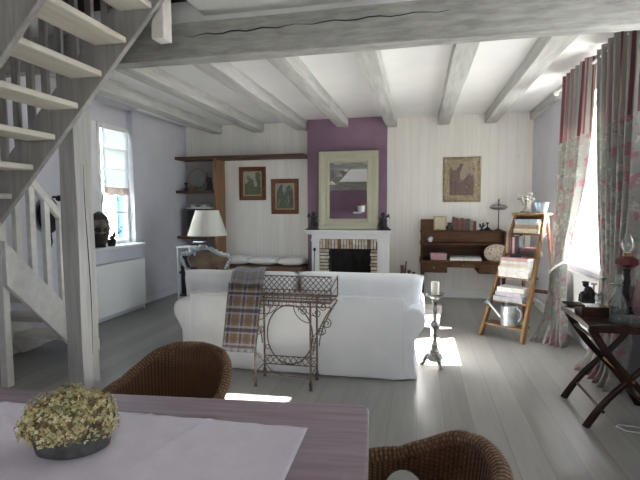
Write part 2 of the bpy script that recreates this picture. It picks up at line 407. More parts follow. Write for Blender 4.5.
        if smooth is not None:
            for p in me.polygons: p.use_smooth = True
            me.set_sharp_from_angle(angle=math.radians(smooth))
        if solid:
            k = o.modifiers.new('solid', 'SOLIDIFY'); k.thickness = solid; k.offset = 0
        if bevel:
            k = o.modifiers.new('bevel', 'BEVEL'); k.width = bevel; k.segments = bseg; k.limit_method = 'ANGLE'; k.angle_limit = math.radians(35)
        if sub:
            k = o.modifiers.new('sub', 'SUBSURF'); k.levels = sub; k.render_levels = sub
        return o

def thing(name, label, cat, loc=(0, 0, 0), rz=0, group=None):
    o = bpy.data.objects.new(name, None); COL.objects.link(o); o.empty_display_size = .1
    o.location = loc; o.rotation_euler = (0, 0, rz); return tag(o, label, cat, group)
def tag(o, label, cat, group=None):
    o['label'] = label; o['category'] = cat
    if group: o['group'] = group
    return o
def struct(o, label=None, cat=None):
    o['kind'] = 'structure'
    if label: o['label'] = label
    if cat: o['category'] = cat
    return o
def dup(root, loc, rz=0, label=None, group=None):
    r = root.copy(); COL.objects.link(r); r.location = loc; r.rotation_euler = (0, 0, rz)
    if label: r['label'] = label
    if group: r['group'] = group
    for ch in list(root.children):
        c = ch.copy(); COL.objects.link(c); c.parent = r
        for g in list(ch.children):
            d = g.copy(); COL.objects.link(d); d.parent = c
    return r
def lerp(a, b, t): return a+(b-a)*t
def interp(tab, t):
    if t <= tab[0][0]: return tab[0][1]
    for (a, x), (b, y) in zip(tab, tab[1:]):
        if t <= b: return lerp(x, y, (t-a)/(b-a))
    return tab[-1][1]
def arc(c, r, a0, a1, n, ax='XZ', r2=None):
    out = []
    for i in range(n+1):
        t = lerp(a0, a1, i/n); rr = lerp(r, r2, i/n) if r2 is not None else r
        a, b = rr*math.cos(t), rr*math.sin(t)
        out.append({'XZ': (c[0]+a, c[1], c[2]+b), 'YZ': (c[0], c[1]+a, c[2]+b), 'XY': (c[0]+a, c[1]+b, c[2])}[ax])
    return out
def rotz(a): return Matrix.Rotation(a, 3, 'Z')
def pillow_mb(c, size, M3=None, puff=1.0, n=14, mi=None, pw=2.6):
    """soft cushion: superellipsoid-like, corners pulled a little"""
    mb = MB(); hx, hy, hz = (k/2 for k in size); M3 = M3 or Matrix.Identity(3)
    for sgn in (1, -1):
        def fn(u, v, sgn=sgn):
            a, b_ = u*2-1, v*2-1
            e = max(0.0, (1-abs(a)**pw))*max(0.0, (1-abs(b_)**pw))
            h = sgn*hz*(e**.38)
            sx = 1-.03*(1-abs(a))*0-.04*(1-b_*b_)*abs(a)**6; sy = 1-.05*(1-a*a)*abs(b_)**6
            return Vector(c)+M3 @ Vector((a*hx*sx, b_*hy*sy, h))
        mb.grid(fn, n, n)
    return mb

# ------------------------------------------------------------------ the room shell
XL, XL2, XR, YB, YN, ZC = -4.05, -4.165, 1.72, 7.77, -3.0, 2.95
VX, VY0, VY1 = -1.75, 2.1, 3.66          # stairwell: open above for X < VX
struct(MB().box(-4.5, 2.1, YN-.3, YB+.3, -.12, 0).build('floor', M['floor']), 'pale grey-white painted floorboards running towards the fireplace wall', 'floor')
cb = MB()
cb.box(-4.5, 2.1, 3.63, YB+.3, ZC, ZC+.25).box(VX, 2.1, YN-.3, 3.63, ZC+.12, ZC+.25).box(-4.5, VX, YN-.3, VY0, ZC+.12, ZC+.25)
struct(cb.build('ceiling', M['ceil']), 'white ceiling panels between the limewashed joists', 'ceiling')
# upper storey around the stairwell (dark)
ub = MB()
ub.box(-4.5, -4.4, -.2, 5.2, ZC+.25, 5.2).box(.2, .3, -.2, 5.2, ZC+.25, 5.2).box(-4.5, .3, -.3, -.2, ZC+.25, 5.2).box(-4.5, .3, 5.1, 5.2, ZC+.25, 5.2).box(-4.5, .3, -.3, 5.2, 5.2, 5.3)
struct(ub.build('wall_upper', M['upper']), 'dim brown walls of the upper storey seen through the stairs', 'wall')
# back wall (boards), alcove plaster, chimney breast
struct(MB().box(-4.5, 2.1, YB, YB+.3, 0, ZC).build('wall_back', M['wallplank']), 'white vertical boards of the far wall beside the chimney', 'wall')
struct(MB().box(XL2, -3.43, YB-.02, YB+.01, 0, 2.32).build('wall_alcove', plain('shaded_grey_alcove_plaster', (.36, .345, .35), .85, var=.05)), 'grey plaster back of the far left shelf alcove, colour darkened for its shade', 'wall')  # alcove shadow is put into the grey plaster colour
BX0, BX1, BYF = -1.85, -.525, 7.62
struct(MB().box(BX0, BX1, BYF, YB+.02, 0, ZC).build('wall_chimney', M['purple']), 'mauve painted chimney breast above the fireplace', 'wall')
# left wall with the window recess
LW0, LW1, LZ0, LZ1, LZT = 5.08, 6.17, .97, 2.66, 2.93
lw = MB()
lw.box(-4.45, XL, YN, LW0, 0, ZC+.2).box(-4.45, XL, LW0, LW1, 0, LZ0).box(-4.45, -4.26, LW0, LW1, LZ1, ZC).box(-4.45, XL, LW0, LW1, LZT, ZC).box(-4.45, XL2, LW1, YB, 0, ZC)
struct(lw.build('wall_left', M['plaster']), 'lilac-grey plaster wall with the window behind the stairs', 'wall')
# right wall with the windows
RW0, RW1, RZ0, RZ1 = 4.45, 5.98, .88, 2.66
rw = MB()
def wall_with_holes(mb, x0, x1, y0, y1, z1, holes):
    holes = sorted(holes); y = y0
    for a, b, c, d in holes:
        mb.box(x0, x1, y, a, 0, z1)
        if c > 0: mb.box(x0, x1, a, b, 0, c)
        mb.box(x0, x1, a, b, d, z1); y = b
    mb.box(x0, x1, y, y1, 0, z1)
NW = (2.7, 3.63, 1.89, 2.64)             # narrow window nearer than the frame shows
FW = (-2.4, -1.3, .85, 2.3)               # unseen window added beside the viewer for fill light
wall_with_holes(rw, XR, 2.05, YN, YB, ZC+.12, [(RW0, RW1, RZ0, RZ1), NW, FW])
struct(rw.build('wall_right', M['plaster']), 'pale lilac plaster wall with the curtained window', 'wall')
# wall behind the viewer, mauve, with an unseen glazed door added to let in daylight
rb = MB()
GD = (.5, 1.2, .12, 2.2)
rb.box(-4.45, GD[0], YN-.3, YN, 0, ZC+.13).box(GD[1], 2.05, YN-.3, YN, 0, ZC+.13).box(GD[0], GD[1], YN-.3, YN, 0, GD[2]).box(GD[0], GD[1], YN-.3, YN, GD[3], ZC+.13)
struct(rb.build('wall_rear', M['purple']), 'mauve wall behind the viewer, seen in the mirror', 'wall')
struct(MB().box(-1.0, XR, YB-.02, YB+.005, 0, .14).build('baseboard_back', M['white'], bevel=.004), 'white skirting board along the far wall', 'baseboard')
struct(MB().box(XR-.015, XR+.005, 6.1, YB-.02, 0, .12).build('baseboard_right', M['white'], bevel=.004), 'white skirting board along the right wall', 'baseboard')
struct(MB().box(XL2-.005, XL2+.015, LW1, YB-.02, 0, .12).build('baseboard_left', M['plaster'], bevel=.004), 'lilac-grey skirting board along the left wall', 'baseboard')
struct(MB().box(XR-.06, XR+.005, 3.7, YB, ZC-.13, ZC).build('trim_1', M['joist'], bevel=.006), 'pale wall plate beam along the top of the right wall', 'trim')

# beams: one main beam, seven joists beyond it, four on this side
def wobble_beam(p, q, w, h, n, amp, seed, axis):
    """hewn timber between p and q"""
    rnd = random.Random(seed); mb = MB(); ring = []
    prof = [(-1, -1), (-.5, -1.0), (0, -1.0), (.5, -1.0), (1, -1), (1, -.5), (1, 0), (1, .5), (1, 1), (0, 1), (-1, 1), (-1, .5), (-1, 0), (-1, -.5)]
    ph = [rnd.uniform(0, 6) for _ in range(8)]
    for i in range(n+1):
        t = i/n; c = Vector(p).lerp(Vector(q), t)
        for k, (a, b) in enumerate(prof):
            ja = amp*(math.sin(t*11+ph[k % 8])+.6*math.sin(t*27+ph[(k+3) % 8]))
            jb = amp*(math.sin(t*9+ph[(k+1) % 8])+.6*math.sin(t*31+ph[(k+5) % 8]))
            if b == 1: jb = 0
            A = a*w/2*(1-.04*(abs(b) == 1 and abs(a) == 1))+ja*.6; B = b*h/2*(1-.03*(abs(a) == 1 and b == -1))+jb*.6
            mb.v.append((c.x+A, c.y, c.z+B) if axis == 'Y' else (c.x, c.y+A, c.z+B))
    m_ = len(prof)
    for i in range(n):
        for k in range(m_): mb.f.append((i*m_+k, i*m_+(k+1) % m_, (i+1)*m_+(k+1) % m_, (i+1)*m_+k))
    mb.f.append(tuple(range(m_))); mb.f.append(tuple(n*m_+k for k in range(m_)))
    return mb
mbm = thing('main_ceiling_beam', 'thick dark grey rough-hewn beam crossing the whole ceiling', 'beam', (-1, 3.58, 2.84))
wobble_beam((-4.4, 3.585, 2.84), (2.0, 3.585, 2.84), .15, .285, 60, .007, 3, 'X').build('timber', M['beam'], mbm, smooth=40)
cr = MB()
for (a, b, z0, dz) in ((-1.86, -.95, 2.872, .012), (-.97, .2, 2.886, .006)):
    pts = [(lerp(a, b, i/14), 3.5055, z0+dz*i/14+.008*math.sin(i*1.7+a*5)) for i in range(15)]
    cr.tube(pts, [.0015+.0045*math.sin(PI*i/14) for i in range(15)], 5)
cr.build('crack', M['soot'], mbm)
rbm = tag(wobble_beam((-4.4, -1.3, 2.84), (2.0, -1.3, 2.84), .15, .285, 60, .007, 8, 'X').build('rear_ceiling_beam', M['beam'], smooth=40), 'thick grey beam behind the viewer, seen in the mirror', 'beam')
jx = [-3.54, -2.76, -1.975, -1.25, -.46, .37, 1.09]
jl = ['grey ceiling joist running nearest the left wall, over the window', 'ceiling joist second from the left wall, ending over the plank alcove pictures',
      'ceiling joist meeting the left edge of the mauve chimney breast', 'ceiling joist ending over the middle of the mauve chimney breast',
      'ceiling joist meeting the right edge of the mauve chimney breast', 'ceiling joist ending on the white boards above the gilt-framed picture',
      'ceiling joist nearest the curtained window on the right']
jl[1] = 'ceiling joist second from the left wall, ending above the two brown-framed pictures'
jl[5] = 'ceiling joist ending on the white boards to the left above the gilt-framed picture'
for i, x in enumerate(jx):
    tag(wobble_beam((x, 3.66, 2.885), (x, YB+.02, 2.885), .185, .165, 26, .006, 20+i, 'Y').build('ceiling_joist', M['joist'], smooth=40), jl[i], 'joist', 'limewashed joists beyond the main beam')
for i, x in enumerate(jx[3:]):
    tag(wobble_beam((x, YN, 3.02), (x, 3.05, 3.02), .185, .11, 26, .006, 40+i, 'Y').build('ceiling_joist', M['joist'], smooth=40),
        ['near-side ceiling joist right of the stair newel, above the thick beam', 'near-side ceiling joist second from the stair newel', 'near-side ceiling joist third from the stair newel', 'near-side ceiling joist nearest the right wall'][i], 'joist', 'limewashed joists on the near side of the beam')

# windows
def casement(name, x, y0, y1, z0, z1, mull, bars, fr=.055, th=.05, label=None, xs=1):
    mb = MB()
    mb.box(x, x+th, y0, y0+fr, z0, z1).box(x, x+th, y1-fr, y1, z0, z1).box(x, x+th, y0+fr, y1-fr, z1-fr, z1).box(x, x+th, y0+fr, y1-fr, z0, z0+fr)
    for m_ in mull: mb.box(x-.005, x+th+.005, m_-fr*.6, m_+fr*.6, z0+fr, z1-fr)
    w = struct(mb.build(name, M['white'], bevel=.004), label, 'window')
    bb = MB()
    for z in bars: bb.box(x+.012, x+th-.012, y0+fr, y1-fr, z-.012, z+.012)
    if bars: bb.build('glazing_bar', M['white'], w)
    MB().box(x+th/2-.002, x+th/2+.002, y0+fr, y1-fr, z0+fr, z1-fr).build('pane', M['glass'], w)
    return w
w1 = casement('window_1', -4.30, 5.52, LW1, LZ0, LZ1, [], [1.43, 1.86, 2.28], label='white casement window on the left wall, behind the newel post')
MB().box(-4.33, -4.26, LW0, 5.52, LZ0, LZ1).build('side_lining', M['white'], w1, bevel=.006)
MB().tube([(-4.24, 5.55, 1.55), (-4.225, 5.55, 1.62), (-4.225, 5.55, 1.70)], .009, 6).build('handle', M['blackiron'], w1, smooth=60)
struct(MB().box(-4.32, XL+.05, LW0-.05, LW1+.005, LZ0-.035, LZ0+.004).build('trim_2', M['white'], bevel=.006), 'white window sill of the left window', 'trim')
w2 = casement('window_2', 1.93, RW0, RW1, RZ0, RZ1, [(RW0+RW1)/2+.35], [], fr=.06, label='bright curtained window on the right wall')
struct(MB().box(XR-.06, 1.93, RW0-.04, RW1+.04, RZ0-.035, RZ0+.004).build('trim_3', M['ceil'], bevel=.006), 'white window sill over the right-hand radiator', 'trim')
casement('window_3', 1.93, *NW, [], [], label='narrow window on the right wall outside the frame')
casement('fill_window', 1.93, *FW, [-1.25], [], label='unseen window added on the right wall beside the viewer for fill light')
gd = MB(); y = YN-.15
gd.box(GD[0], GD[0]+.07, y, y+.05, GD[2], GD[3]).box(GD[1]-.07, GD[1], y, y+.05, GD[2], GD[3]).box(GD[0], GD[1], y, y+.05, GD[3]-.07, GD[3]).box(GD[0], GD[1], y, y+.05, GD[2], GD[2]+.1)
dr = struct(gd.build('fill_door', M['white'], bevel=.004), 'unseen glazed door added behind the viewer to let in daylight', 'door')
MB().box(GD[0]+.07, GD[1]-.07, y+.02, y+.025, GD[2]+.1, GD[3]-.07).build('pane', M['glass'], dr)

# blind and valance in the left window
bl = thing('roman_blind', 'white folded roman blind covering the top half of the left window', 'blind', (-4.2, 5.85, 2.0))
def blf(u, v):
    z = lerp(2.60, 1.76, v); return (-4.235+.012*abs(math.sin(v*PI*3.0)), lerp(5.575, 6.13, u), z)
MB().grid(blf, 6, 40).build('blind_cloth', M['blind'], bl, smooth=60, solid=.003)
MB().box(-4.25, -4.215, 5.56, 6.14, 2.585, 2.62).build('headrail', M['white'], bl)
bl2 = MB()
for z in (2.32, 2.04): bl2.box(-4.232, -4.222, 5.575, 6.13, z-.006, z+.006)
bl2.build('batten', M['white'], bl)
def vf(u, v):
    d = .07+.05*abs(math.sin(u*PI*2))
    return (-4.22+.02*math.sin(u*PI*9)*(.3+v), lerp(5.57, 6.13, u), lerp(1.78, 1.78-.035-d*.7, v))
MB().grid(vf, 60, 8).build('floral_valance', M['valance'], bl, smooth=60, solid=.003)['label'] = 'pinkish floral valance hanging below the blind'

# outside: ground, a neighbour's wall, the blue shutter
struct(MB().box(-60, 60, -60, 60, -.5, -.3).build('ground', M['grass']), 'pale ground outside the windows', 'ground')
tag(MB().box(-14, -13, -4, 26, -.3, 3.6).build('garden_wall', M['housewall']), 'white rendered wall outdoors, seen through the left window', 'wall')
sh = thing('window_shutter', 'blue louvred shutter folded against the outer reveal of the left window', 'shutter', (-4.38, 6.14, 1.0))
mb = MB(); mb.box(-4.44, -4.42, 6.125, 6.15, .99, 2.6).box(-4.335, -4.312, 6.125, 6.15, .99, 2.6)
for z in (.99, 1.72, 2.53): mb.box(-4.42, -4.335, 6.125, 6.15, z, z+.07)
mb.build('frame', M['blueshutter'], sh)
mb = MB()
for k in range(28):
    z = 1.04+k*.054
    if 1.69 < z < 1.80: continue
    mb.obox((-4.378, 6.138, z), (.085, .02, .008), Matrix.Rotation(.7, 3, 'X'))
mb.box(-4.42, -4.335, 6.140, 6.143, 1.0, 2.55)
mb.build('louvres', M['blueshutter'], sh)

# radiators
def radiator(name, label, xw, xf, y0, y1, z0, z1, side):
    t = thing(name, label, 'radiator', ((xw+xf)/2, (y0+y1)/2, z0))
    d = xf-xw
    mb = MB(); mb.box(min(xf, xf-.018*side), max(xf, xf-.018*side), y0, y1, z0, z1)
    n = int((y1-y0)/.034)
    mb.build('front_panel', M['radiator'], t, bevel=.006)
    cv = MB()
    for k in range(n):
        y = y0+.02+k*(y1-y0-.04)/(n-1); a, c = sorted((xw+.25*d, xf-.02*side)); cv.box(a, c, y-.003, y+.003, z0+.03, z1-.03)
    cv.build('convector_fins', M['radiator'], t)
    a, c = sorted((xw+.15*d, xf)); MB().box(a, c, y0, y1, z1-.012, z1+.004).build('top_grille', M['radiator'], t, bevel=.003)
    vv = MB(); x = (xw+xf)/2; vv.tube([(x, y1+.01, z1-.07), (x, y1+.06, z1-.07)], .014, 8); vv.lathe([(.0, 0), (.024, .0), (.026, .02), (.022, .06), (0, .062)], 12, (x, y1+.075, z1-.085)); vv.build('thermostat_valve', M['ltplastic'], t, smooth=40)
    pp = MB(); pp.tube([(x, y1+.04, z1-.07), (x, y1+.04, 0)], .009, 7); pp.build('pipe', M['radiator'], t, smooth=40)
    return t
radiator('radiator', 'white panel radiator under the left window sill', XL, -3.93, 4.86, 6.03, .09, .76, 1)
radiator('radiator', 'white panel radiator under the bright right window', XR, 1.655, 4.42, 5.74, .13, .775, -1)

# ------------------------------------------------------------------ staircase
st = thing('staircase', 'whitewashed open-tread wooden staircase turning at the left, with balusters', 'staircase', (-3.3, 3.1, 0))
SL = 1.073
def ub_(x): return 1.34+SL*(x+3.32)
for (a, b) in ((3.055, 3.10), (2.27, 2.315)):
    MB().prism([(-3.42, ub_(-3.42)), (-1.72, ub_(-1.72)), (-1.72, ub_(-1.72)+.40), (-3.42, ub_(-3.42)+.40)], 'Y', a, b).build('upper_stringer', M['post'], st, bevel=.006)
for k in range(7):
    x = -3.143+.2115*k; z = 1.571+.2232*k
    MB().box(x-.265, x, 2.31, 3.06, z, z+.042).build('tread', M['treadwood'], st, bevel=.008)
MB().box(-4.04, -3.28, 2.27, 3.08, 1.345, 1.39).build('landing', M['treadwood'], st, bevel=.006)
MB().box(-4.04, -3.36, 3.055, 3.10, 1.16, 1.345).box(-4.04, -3.36, 2.27, 2.315, 1.16, 1.345).build('landing_joist', M['post'], st)
def lb_(y): return .845-(y-3.12)*1.04
for (a, b) in ((-3.325, -3.28), (-4.045, -4.0)):
    MB().prism([(3.10, lb_(3.10)), (3.10, lb_(3.10)+.37), (4.17, lb_(4.17)+.37), (4.17, 0), (3.932, 0)], 'X', a, b).build('lower_stringer', M['stairwhite'], st, bevel=.005)
for k in range(1, 6):
    y = 4.08-.223*(k-1); z = .232*k
    MB().box(-4.0, -3.325, y-.255, y, z-.042, z).build('tread', M['treadwood'], st, bevel=.008)
for y in (3.242, 3.388, 3.549, 3.715, 3.87):
    MB().box(-3.325, -3.28, y-.03, y+.03, lb_(y)+.345, 1.69-.95*(y-3.446)-.03).build('baluster', M['stairwhite'], st, bevel=.006)
MB().beam((-3.302, 3.16, 1.68-.95*(3.16-3.446)), (-3.302, 3.98, 1.68-.95*(3.98-3.446)), .06, .07).build('lower_handrail', M['stairwhite'], st, bevel=.012)
MB().box(-3.405, -3.332, 3.105, 3.17, 0, 2.05).build('corner_newel', M['stairwhite'], st, bevel=.008)
MB().box(-3.345, -3.26, 3.96, 4.05, .1, 1.32).build('foot_newel', M['stairwhite'], st, bevel=.01)
for k in range(11):
    x = -3.21+.135*k
    MB().box(x-.028, x+.028, 3.06, 3.095, ub_(x)+.38, ub_(x)+1.18).build('baluster', M['post'], st, bevel=.005)
MB().beam((-3.3, 3.077, ub_(-3.3)+1.2), (-1.8, 3.077, ub_(-1.8)+1.2), .06, .07).build('upper_handrail', M['post'], st, bevel=.012)
MB().box(-1.915, -1.815, 3.105, 3.225, 2.72, 4.0).build('hanging_newel', M['stairwhite'], st, bevel=.008)
def post_mb(x0, x1, y0, y1, z0, z1, n=26):
    mb = MB(); ring = [(x0, y0), ((x0+x1)/2, y0), (x1, y0), (x1, (y0+y1)/2), (x1, y1), ((x0+x1)/2, y1), (x0, y1), (x0, (y0+y1)/2)]
    for i in range(n+1):
        z = lerp(z0, z1, i/n)
        for k, (x, y) in enumerate(ring):
            mb.v.append((x+.0045*math.sin(z*4+k*1.3), y+(.0035*math.sin(z*5+k*2.1) if y > y0 else 0), z))
    m_ = len(ring)
    for i in range(n):
        for k in range(m_): mb.f.append((i*m_+k, i*m_+(k+1) % m_, (i+1)*m_+(k+1) % m_, (i+1)*m_+k))
    mb.f.append(tuple(range(m_))[::-1]); mb.f.append(tuple(n*m_+k for k in range(m_)))
    return mb
sp = thing('support_post', 'thick pale grey square timber post holding up the stairs', 'post', (-2.675, 3.2, 0))
post_mb(-2.748, -2.605, 3.11, 3.30, 0, 2.32).build('timber', M['postwood'], sp, smooth=40)
cr = MB(); cr.tube([(-2.603+.004*math.sin(z*4+4), 3.215+.012*math.sin(z*3), z) for z in [.3+.07*i for i in range(23)]], [.0008+.003*abs(math.sin(i*.14)) for i in range(23)], 5)
cr.build('crack', M['soot'], sp)

# hanging black bag on the left wall behind the balusters
hb = thing('hanging_bag', 'black rounded bag hanging on the wall behind the stair balusters', 'bag', (XL, 4.36, 1.15))
MB().ball((XL+.06, 4.335, 1.415), (.06, .145, .20), 18, 12).build('bag_body', M['soot'], hb, smooth=80)
MB().tube([(XL+.05, 4.36, 1.22), (XL+.055, 4.37, 1.12), (XL+.05, 4.36, 1.06)], [.012, .009, .004], 7).build('tassel', M['blackiron'], hb, smooth=60)
ck = thing('coat_hook', 'black round-knobbed hook on the wall above the hanging bag', 'hook', (XL, 4.47, 1.6))
MB().tube([(XL, 4.47, 1.62), (XL+.05, 4.47, 1.62), (XL+.07, 4.47, 1.60)], .012, 8).ball((XL+.08, 4.47, 1.605), .034).build('knob', M['blackiron'], ck, smooth=60)

# ------------------------------------------------------------------ fireplace
fp = thing('fireplace', 'white wooden fireplace with cream brick surround and dark opening', 'fireplace', (-1.13, 7.6, 0))
F0, F1, FY = -1.835, -.43, 7.34
mb = MB(); mb.box(F0, F1, 7.30, BYF+.02, 1.075, 1.115); mb.build('mantel_shelf', M['white'], fp, bevel=.008)
mb = MB(); mb.box(F0+.03, F1-.03, 7.325, BYF, 1.045, 1.075); mb.build('shelf_moulding', M['white'], fp, bevel=.012, bseg=3)
mb = MB(); mb.box(-1.72, -.462, FY, BYF, .972, 1.045)
n = 46
for k in range(n): x = -1.70+k*(1.22/(n-1)); mb.box(x-.007, x+.007, FY-.008, FY, 1.012, 1.042)
mb.build('frieze', M['white'], fp, bevel=.003)
for x0, x1 in ((-1.72, -1.598), (-.648, -.462)):
    mb = MB(); mb.box(x0, x1, FY, BYF, 0, .972).box(x0-.012, x1+.012, FY-.014, BYF, 0, .13).box(x0-.01, x1+.01, FY-.012, BYF, .93, .972)
    mb.box(x0+.022, x0+.032, FY-.008, FY, .17, .90).box(x1-.032, x1-.022, FY-.008, FY, .17, .90)
    mb.build('side_pilaster', M['white'], fp, bevel=.004)
B0, B1, O0, O1, OT, BT = -1.598, -.648, -1.462, -.748, .81, .972
rnd = random.Random(5); by = FY+.035
mb = MB(); mb.box(B0, O0, by+.012, BYF, 0, BT).box(O1, B1, by+.012, BYF, 0, BT).box(O0, O1, by+.012, BYF, OT, BT)
mb.build('mortar_bed', M['brickdark'], fp)
mbs = MB(); x = B0+.006; seq = [0, 3, 1, 0, 3, 0, 2, 3, 0, 0, 1, 3, 0, 3, 3, 0, 2, 0, 3, 0, 1]; k = 0
while x < B1-.03:
    w = .030+rnd.random()*.012
    w = min(w, B1-.004-x); mbs.box(x, x+w, by-rnd.random()*.006, by+.03, OT+.004, BT-.006, mi=seq[k % len(seq)]); x += w+.013; k += 1
mbs.build('soldier_course', BR, fp, bevel=.004)
for x0, x1 in ((B0+.006, O0), (O1, B1-.006)):
    mbs = MB(); z = OT-.052; k = 0
    while z > .01:
        ex = rnd.random()*.018; mbs.box(x0-(ex if x0 == O1 else 0), x1+(ex if x1 == O0 else 0), by-rnd.random()*.006, by+.08, z, z+.038, mi=rnd.choice([0, 3, 3, 0, 1])); z -= .056
    mbs.build('side_bricks', BR, fp, bevel=.004)
mb = MB()
fbx = [(O0+.0, BYF-.02), (O1, BYF-.02)]
mb.box(O0, O1, BYF-.025, BYF-.005, 0, OT).box(O0-.004, O0+.02, by+.09, BYF, 0, OT).box(O1-.02, O1+.004, by+.09, BYF, 0, OT).box(O0, O1, by+.05, BYF, OT-.02, OT).box(O0, O1, by, BYF, 0, .02)
mb.build('firebox', M['soot'], fp)
mb = MB()
for sx in (-1.32, -.9): mb.tube([(sx, 7.40, .02), (sx, 7.40, .26)], .012, 7).ball((sx, 7.40, .28), .024).tube([(sx, 7.40, .1), (sx, 7.56, .1)], .01, 6)
mb.build('andiron', M['blackiron'], fp, smooth=50)
MB().box(-1.85, -.42, 6.95, 7.34, 0, .03).build('hearth_slab', M['brickdark'], fp, bevel=.006)

# poker by the left pilaster
pk = thing('poker', 'black iron poker leaning on the left side of the fireplace', 'poker', (-1.665, 7.2, .03))
MB().tube([(-1.665, 7.22, .035), (-1.665, 7.305, .79)], .007, 7).build('rod', M['blackiron'], pk, smooth=50)
MB().ball((-1.665, 7.305, .80), (.022, .018, .03)).build('handle', M['blackiron'], pk, smooth=60)

# mirror, leaning back a little on the mantel
ma = math.radians(2.0)
mi_ = thing('wall_mirror', 'big sage-green framed mirror standing on the mantel shelf', 'mirror', (-1.14, 7.46, 1.116)); mi_.rotation_euler = (-ma, 0, 0)
W2, HH, FWD = .492, 1.285, .188
def frame_mb(w2, h, prof):
    """mitred frame; prof = [(inset, y)] in the frame's own x/z plane"""
    mb = MB(); b = 0
    for ins, y in prof: mb.v += [(-w2+ins, y, ins), (w2-ins, y, ins), (w2-ins, y, h-ins), (-w2+ins, y, h-ins)]
    n = len(prof)
    for i in range(n-1):
        for k in range(4): mb.f.append((i*4+k, i*4+(k+1) % 4, (i+1)*4+(k+1) % 4, (i+1)*4+k))
    return mb
frame_mb(W2, HH, [(0, .05), (0, -.005), (.012, -.022), (.06, -.022), (.07, -.012), (.115, .004), (.13, .0), (.15, -.006), (.17, .004), (.186, .022), (.186, .05), (0, .05)]).build('frame', M['oliveframe'], mi_, world=False, bevel=.003)
MB().box(-W2+.18, W2-.18, .02, .026, .18, HH-.18).build('mirror_glass', M['mirror'], mi_, world=False)
MB().box(-W2+.02, W2-.02, .027, .05, .02, HH-.02).build('backing', M['shelfwood'], mi_, world=False)

# bronze figures at both ends of the mantel
def putto(name, label, x, y, z, s, face, mat, group=None):
    t = thing(name, label, 'figurine', (x, y, z))
    q = lambda a, b, c: (x+a*s*face, y+b*s, z+c*s)
    MB().lathe([(0, 0), (.115*s, 0), (.115*s, .012*s), (.09*s, .03*s), (.07*s, .034*s), (.07*s, .055*s), (0, .057*s)], 18, (x, y, z), 1, .8).build('plinth', mat, t, smooth=35)
    b = MB()
    b.tube([q(0, 0, .05), q(.012, 0, .10), q(.02, 0, .16), q(.012, 0, .21)], [.05*s, .056*s, .046*s, .028*s], 10)
    b.ball(q(.02, 0, .25), (.034*s, .034*s, .04*s)).tube([q(.03, -.02, .08), q(.075, -.03, .11), q(.085, -.03, .05)], [.03*s, .025*s, .018*s], 8)
    b.tube([q(0, -.03, .195), q(.05, -.05, .17), q(.085, -.03, .215)], [.018*s, .015*s, .012*s], 8).tube([q(0, .03, .195), q(-.035, .05, .15), q(-.02, .05, .10)], [.018*s, .015*s, .012*s], 8)
    b.build('figure', mat, t, smooth=70)
    f = MB(); f.tube([q(-.02, .01, .2), q(-.07, .02, .24), q(-.085, .02, .19)], [.012*s, .026*s, .006*s], 8, flat=.4)
    f.build('wing', mat, t, smooth=70)
    return t
putto('bronze_figurine', 'dark bronze figure at the left end of the mantel shelf', -1.725, 7.42, 1.115, 1.05, 1, M['blackiron'], None)
putto('bronze_figurine', 'dark bronze figure at the right end of the mantel shelf', -.545, 7.42, 1.115, 1.0, -1, M['blackiron'], None)

# log basket to the right of the fireplace
lb = thing('log_basket', 'small basket of dark logs on the floor right of the fireplace', 'basket', (-.19, 7.42, 0))
MB().lathe([(0, 0), (.18, 0), (.21, .30), (.20, .30), (.17, .02), (0, .02)], 22, (-.19, 7.42, 0), 1, .8).build('basket', M['straw'], lb, smooth=40)
for i, (dx, dy, a, tl, L) in enumerate(((-.07, 0, .1, .25, .52), (.03, .03, -.12, .1, .44), (.09, -.03, -.3, .15, .42), (-.02, -.06, .3, -.2, .42), (-.1, .06, -.2, .1, .58))):
    p0 = Vector((-.19+dx*.6, 7.42+dy*.8, .035)); p1 = p0+Vector((math.sin(-a)*L*.5, tl*.1, L))
    o = MB().tube([p0, p0.lerp(p1, .5)+Vector((.006, 0, 0)), p1], [.034, .032, .028] if i < 4 else [.016, .014, .011], 9).build('log', M['log'], smooth=50)
    tag(o, ['rough dark log leaning left in the log basket', 'short dark log at the back middle of the log basket', 'dark log leaning out at the right of the log basket', 'dark log at the front of the log basket', 'tallest thin log sticking up from the log basket'][i], 'log', 'logs in the log basket')

# ------------------------------------------------------------------ shelf unit on the left
su = thing('shelf_unit', 'dark brown wooden wall shelves with an orange-brown upright and long top shelf', 'shelf', (-3.43, 7.6, 0))
MB().box(XL2, -1.855, 7.37, YB-.02, 2.318, 2.37).build('top_shelf', M['shelfwood'], su, bevel=.004)
MB().box(-3.46, -3.40, 7.40, YB-.022, 0, 2.318).build('upright_panel', M['panelwood'], su, bevel=.004)
for z in (1.79, .995): MB().box(XL2, -3.46, 7.38, YB-.022, z-.05, z).build('alcove_shelf', M['shelfwood'], su, bevel=.004)
MB().box(XL2, -3.46, 7.42, YB-.022, .32, .36).build('alcove_shelf', M['shelfwood'], su, bevel=.004)

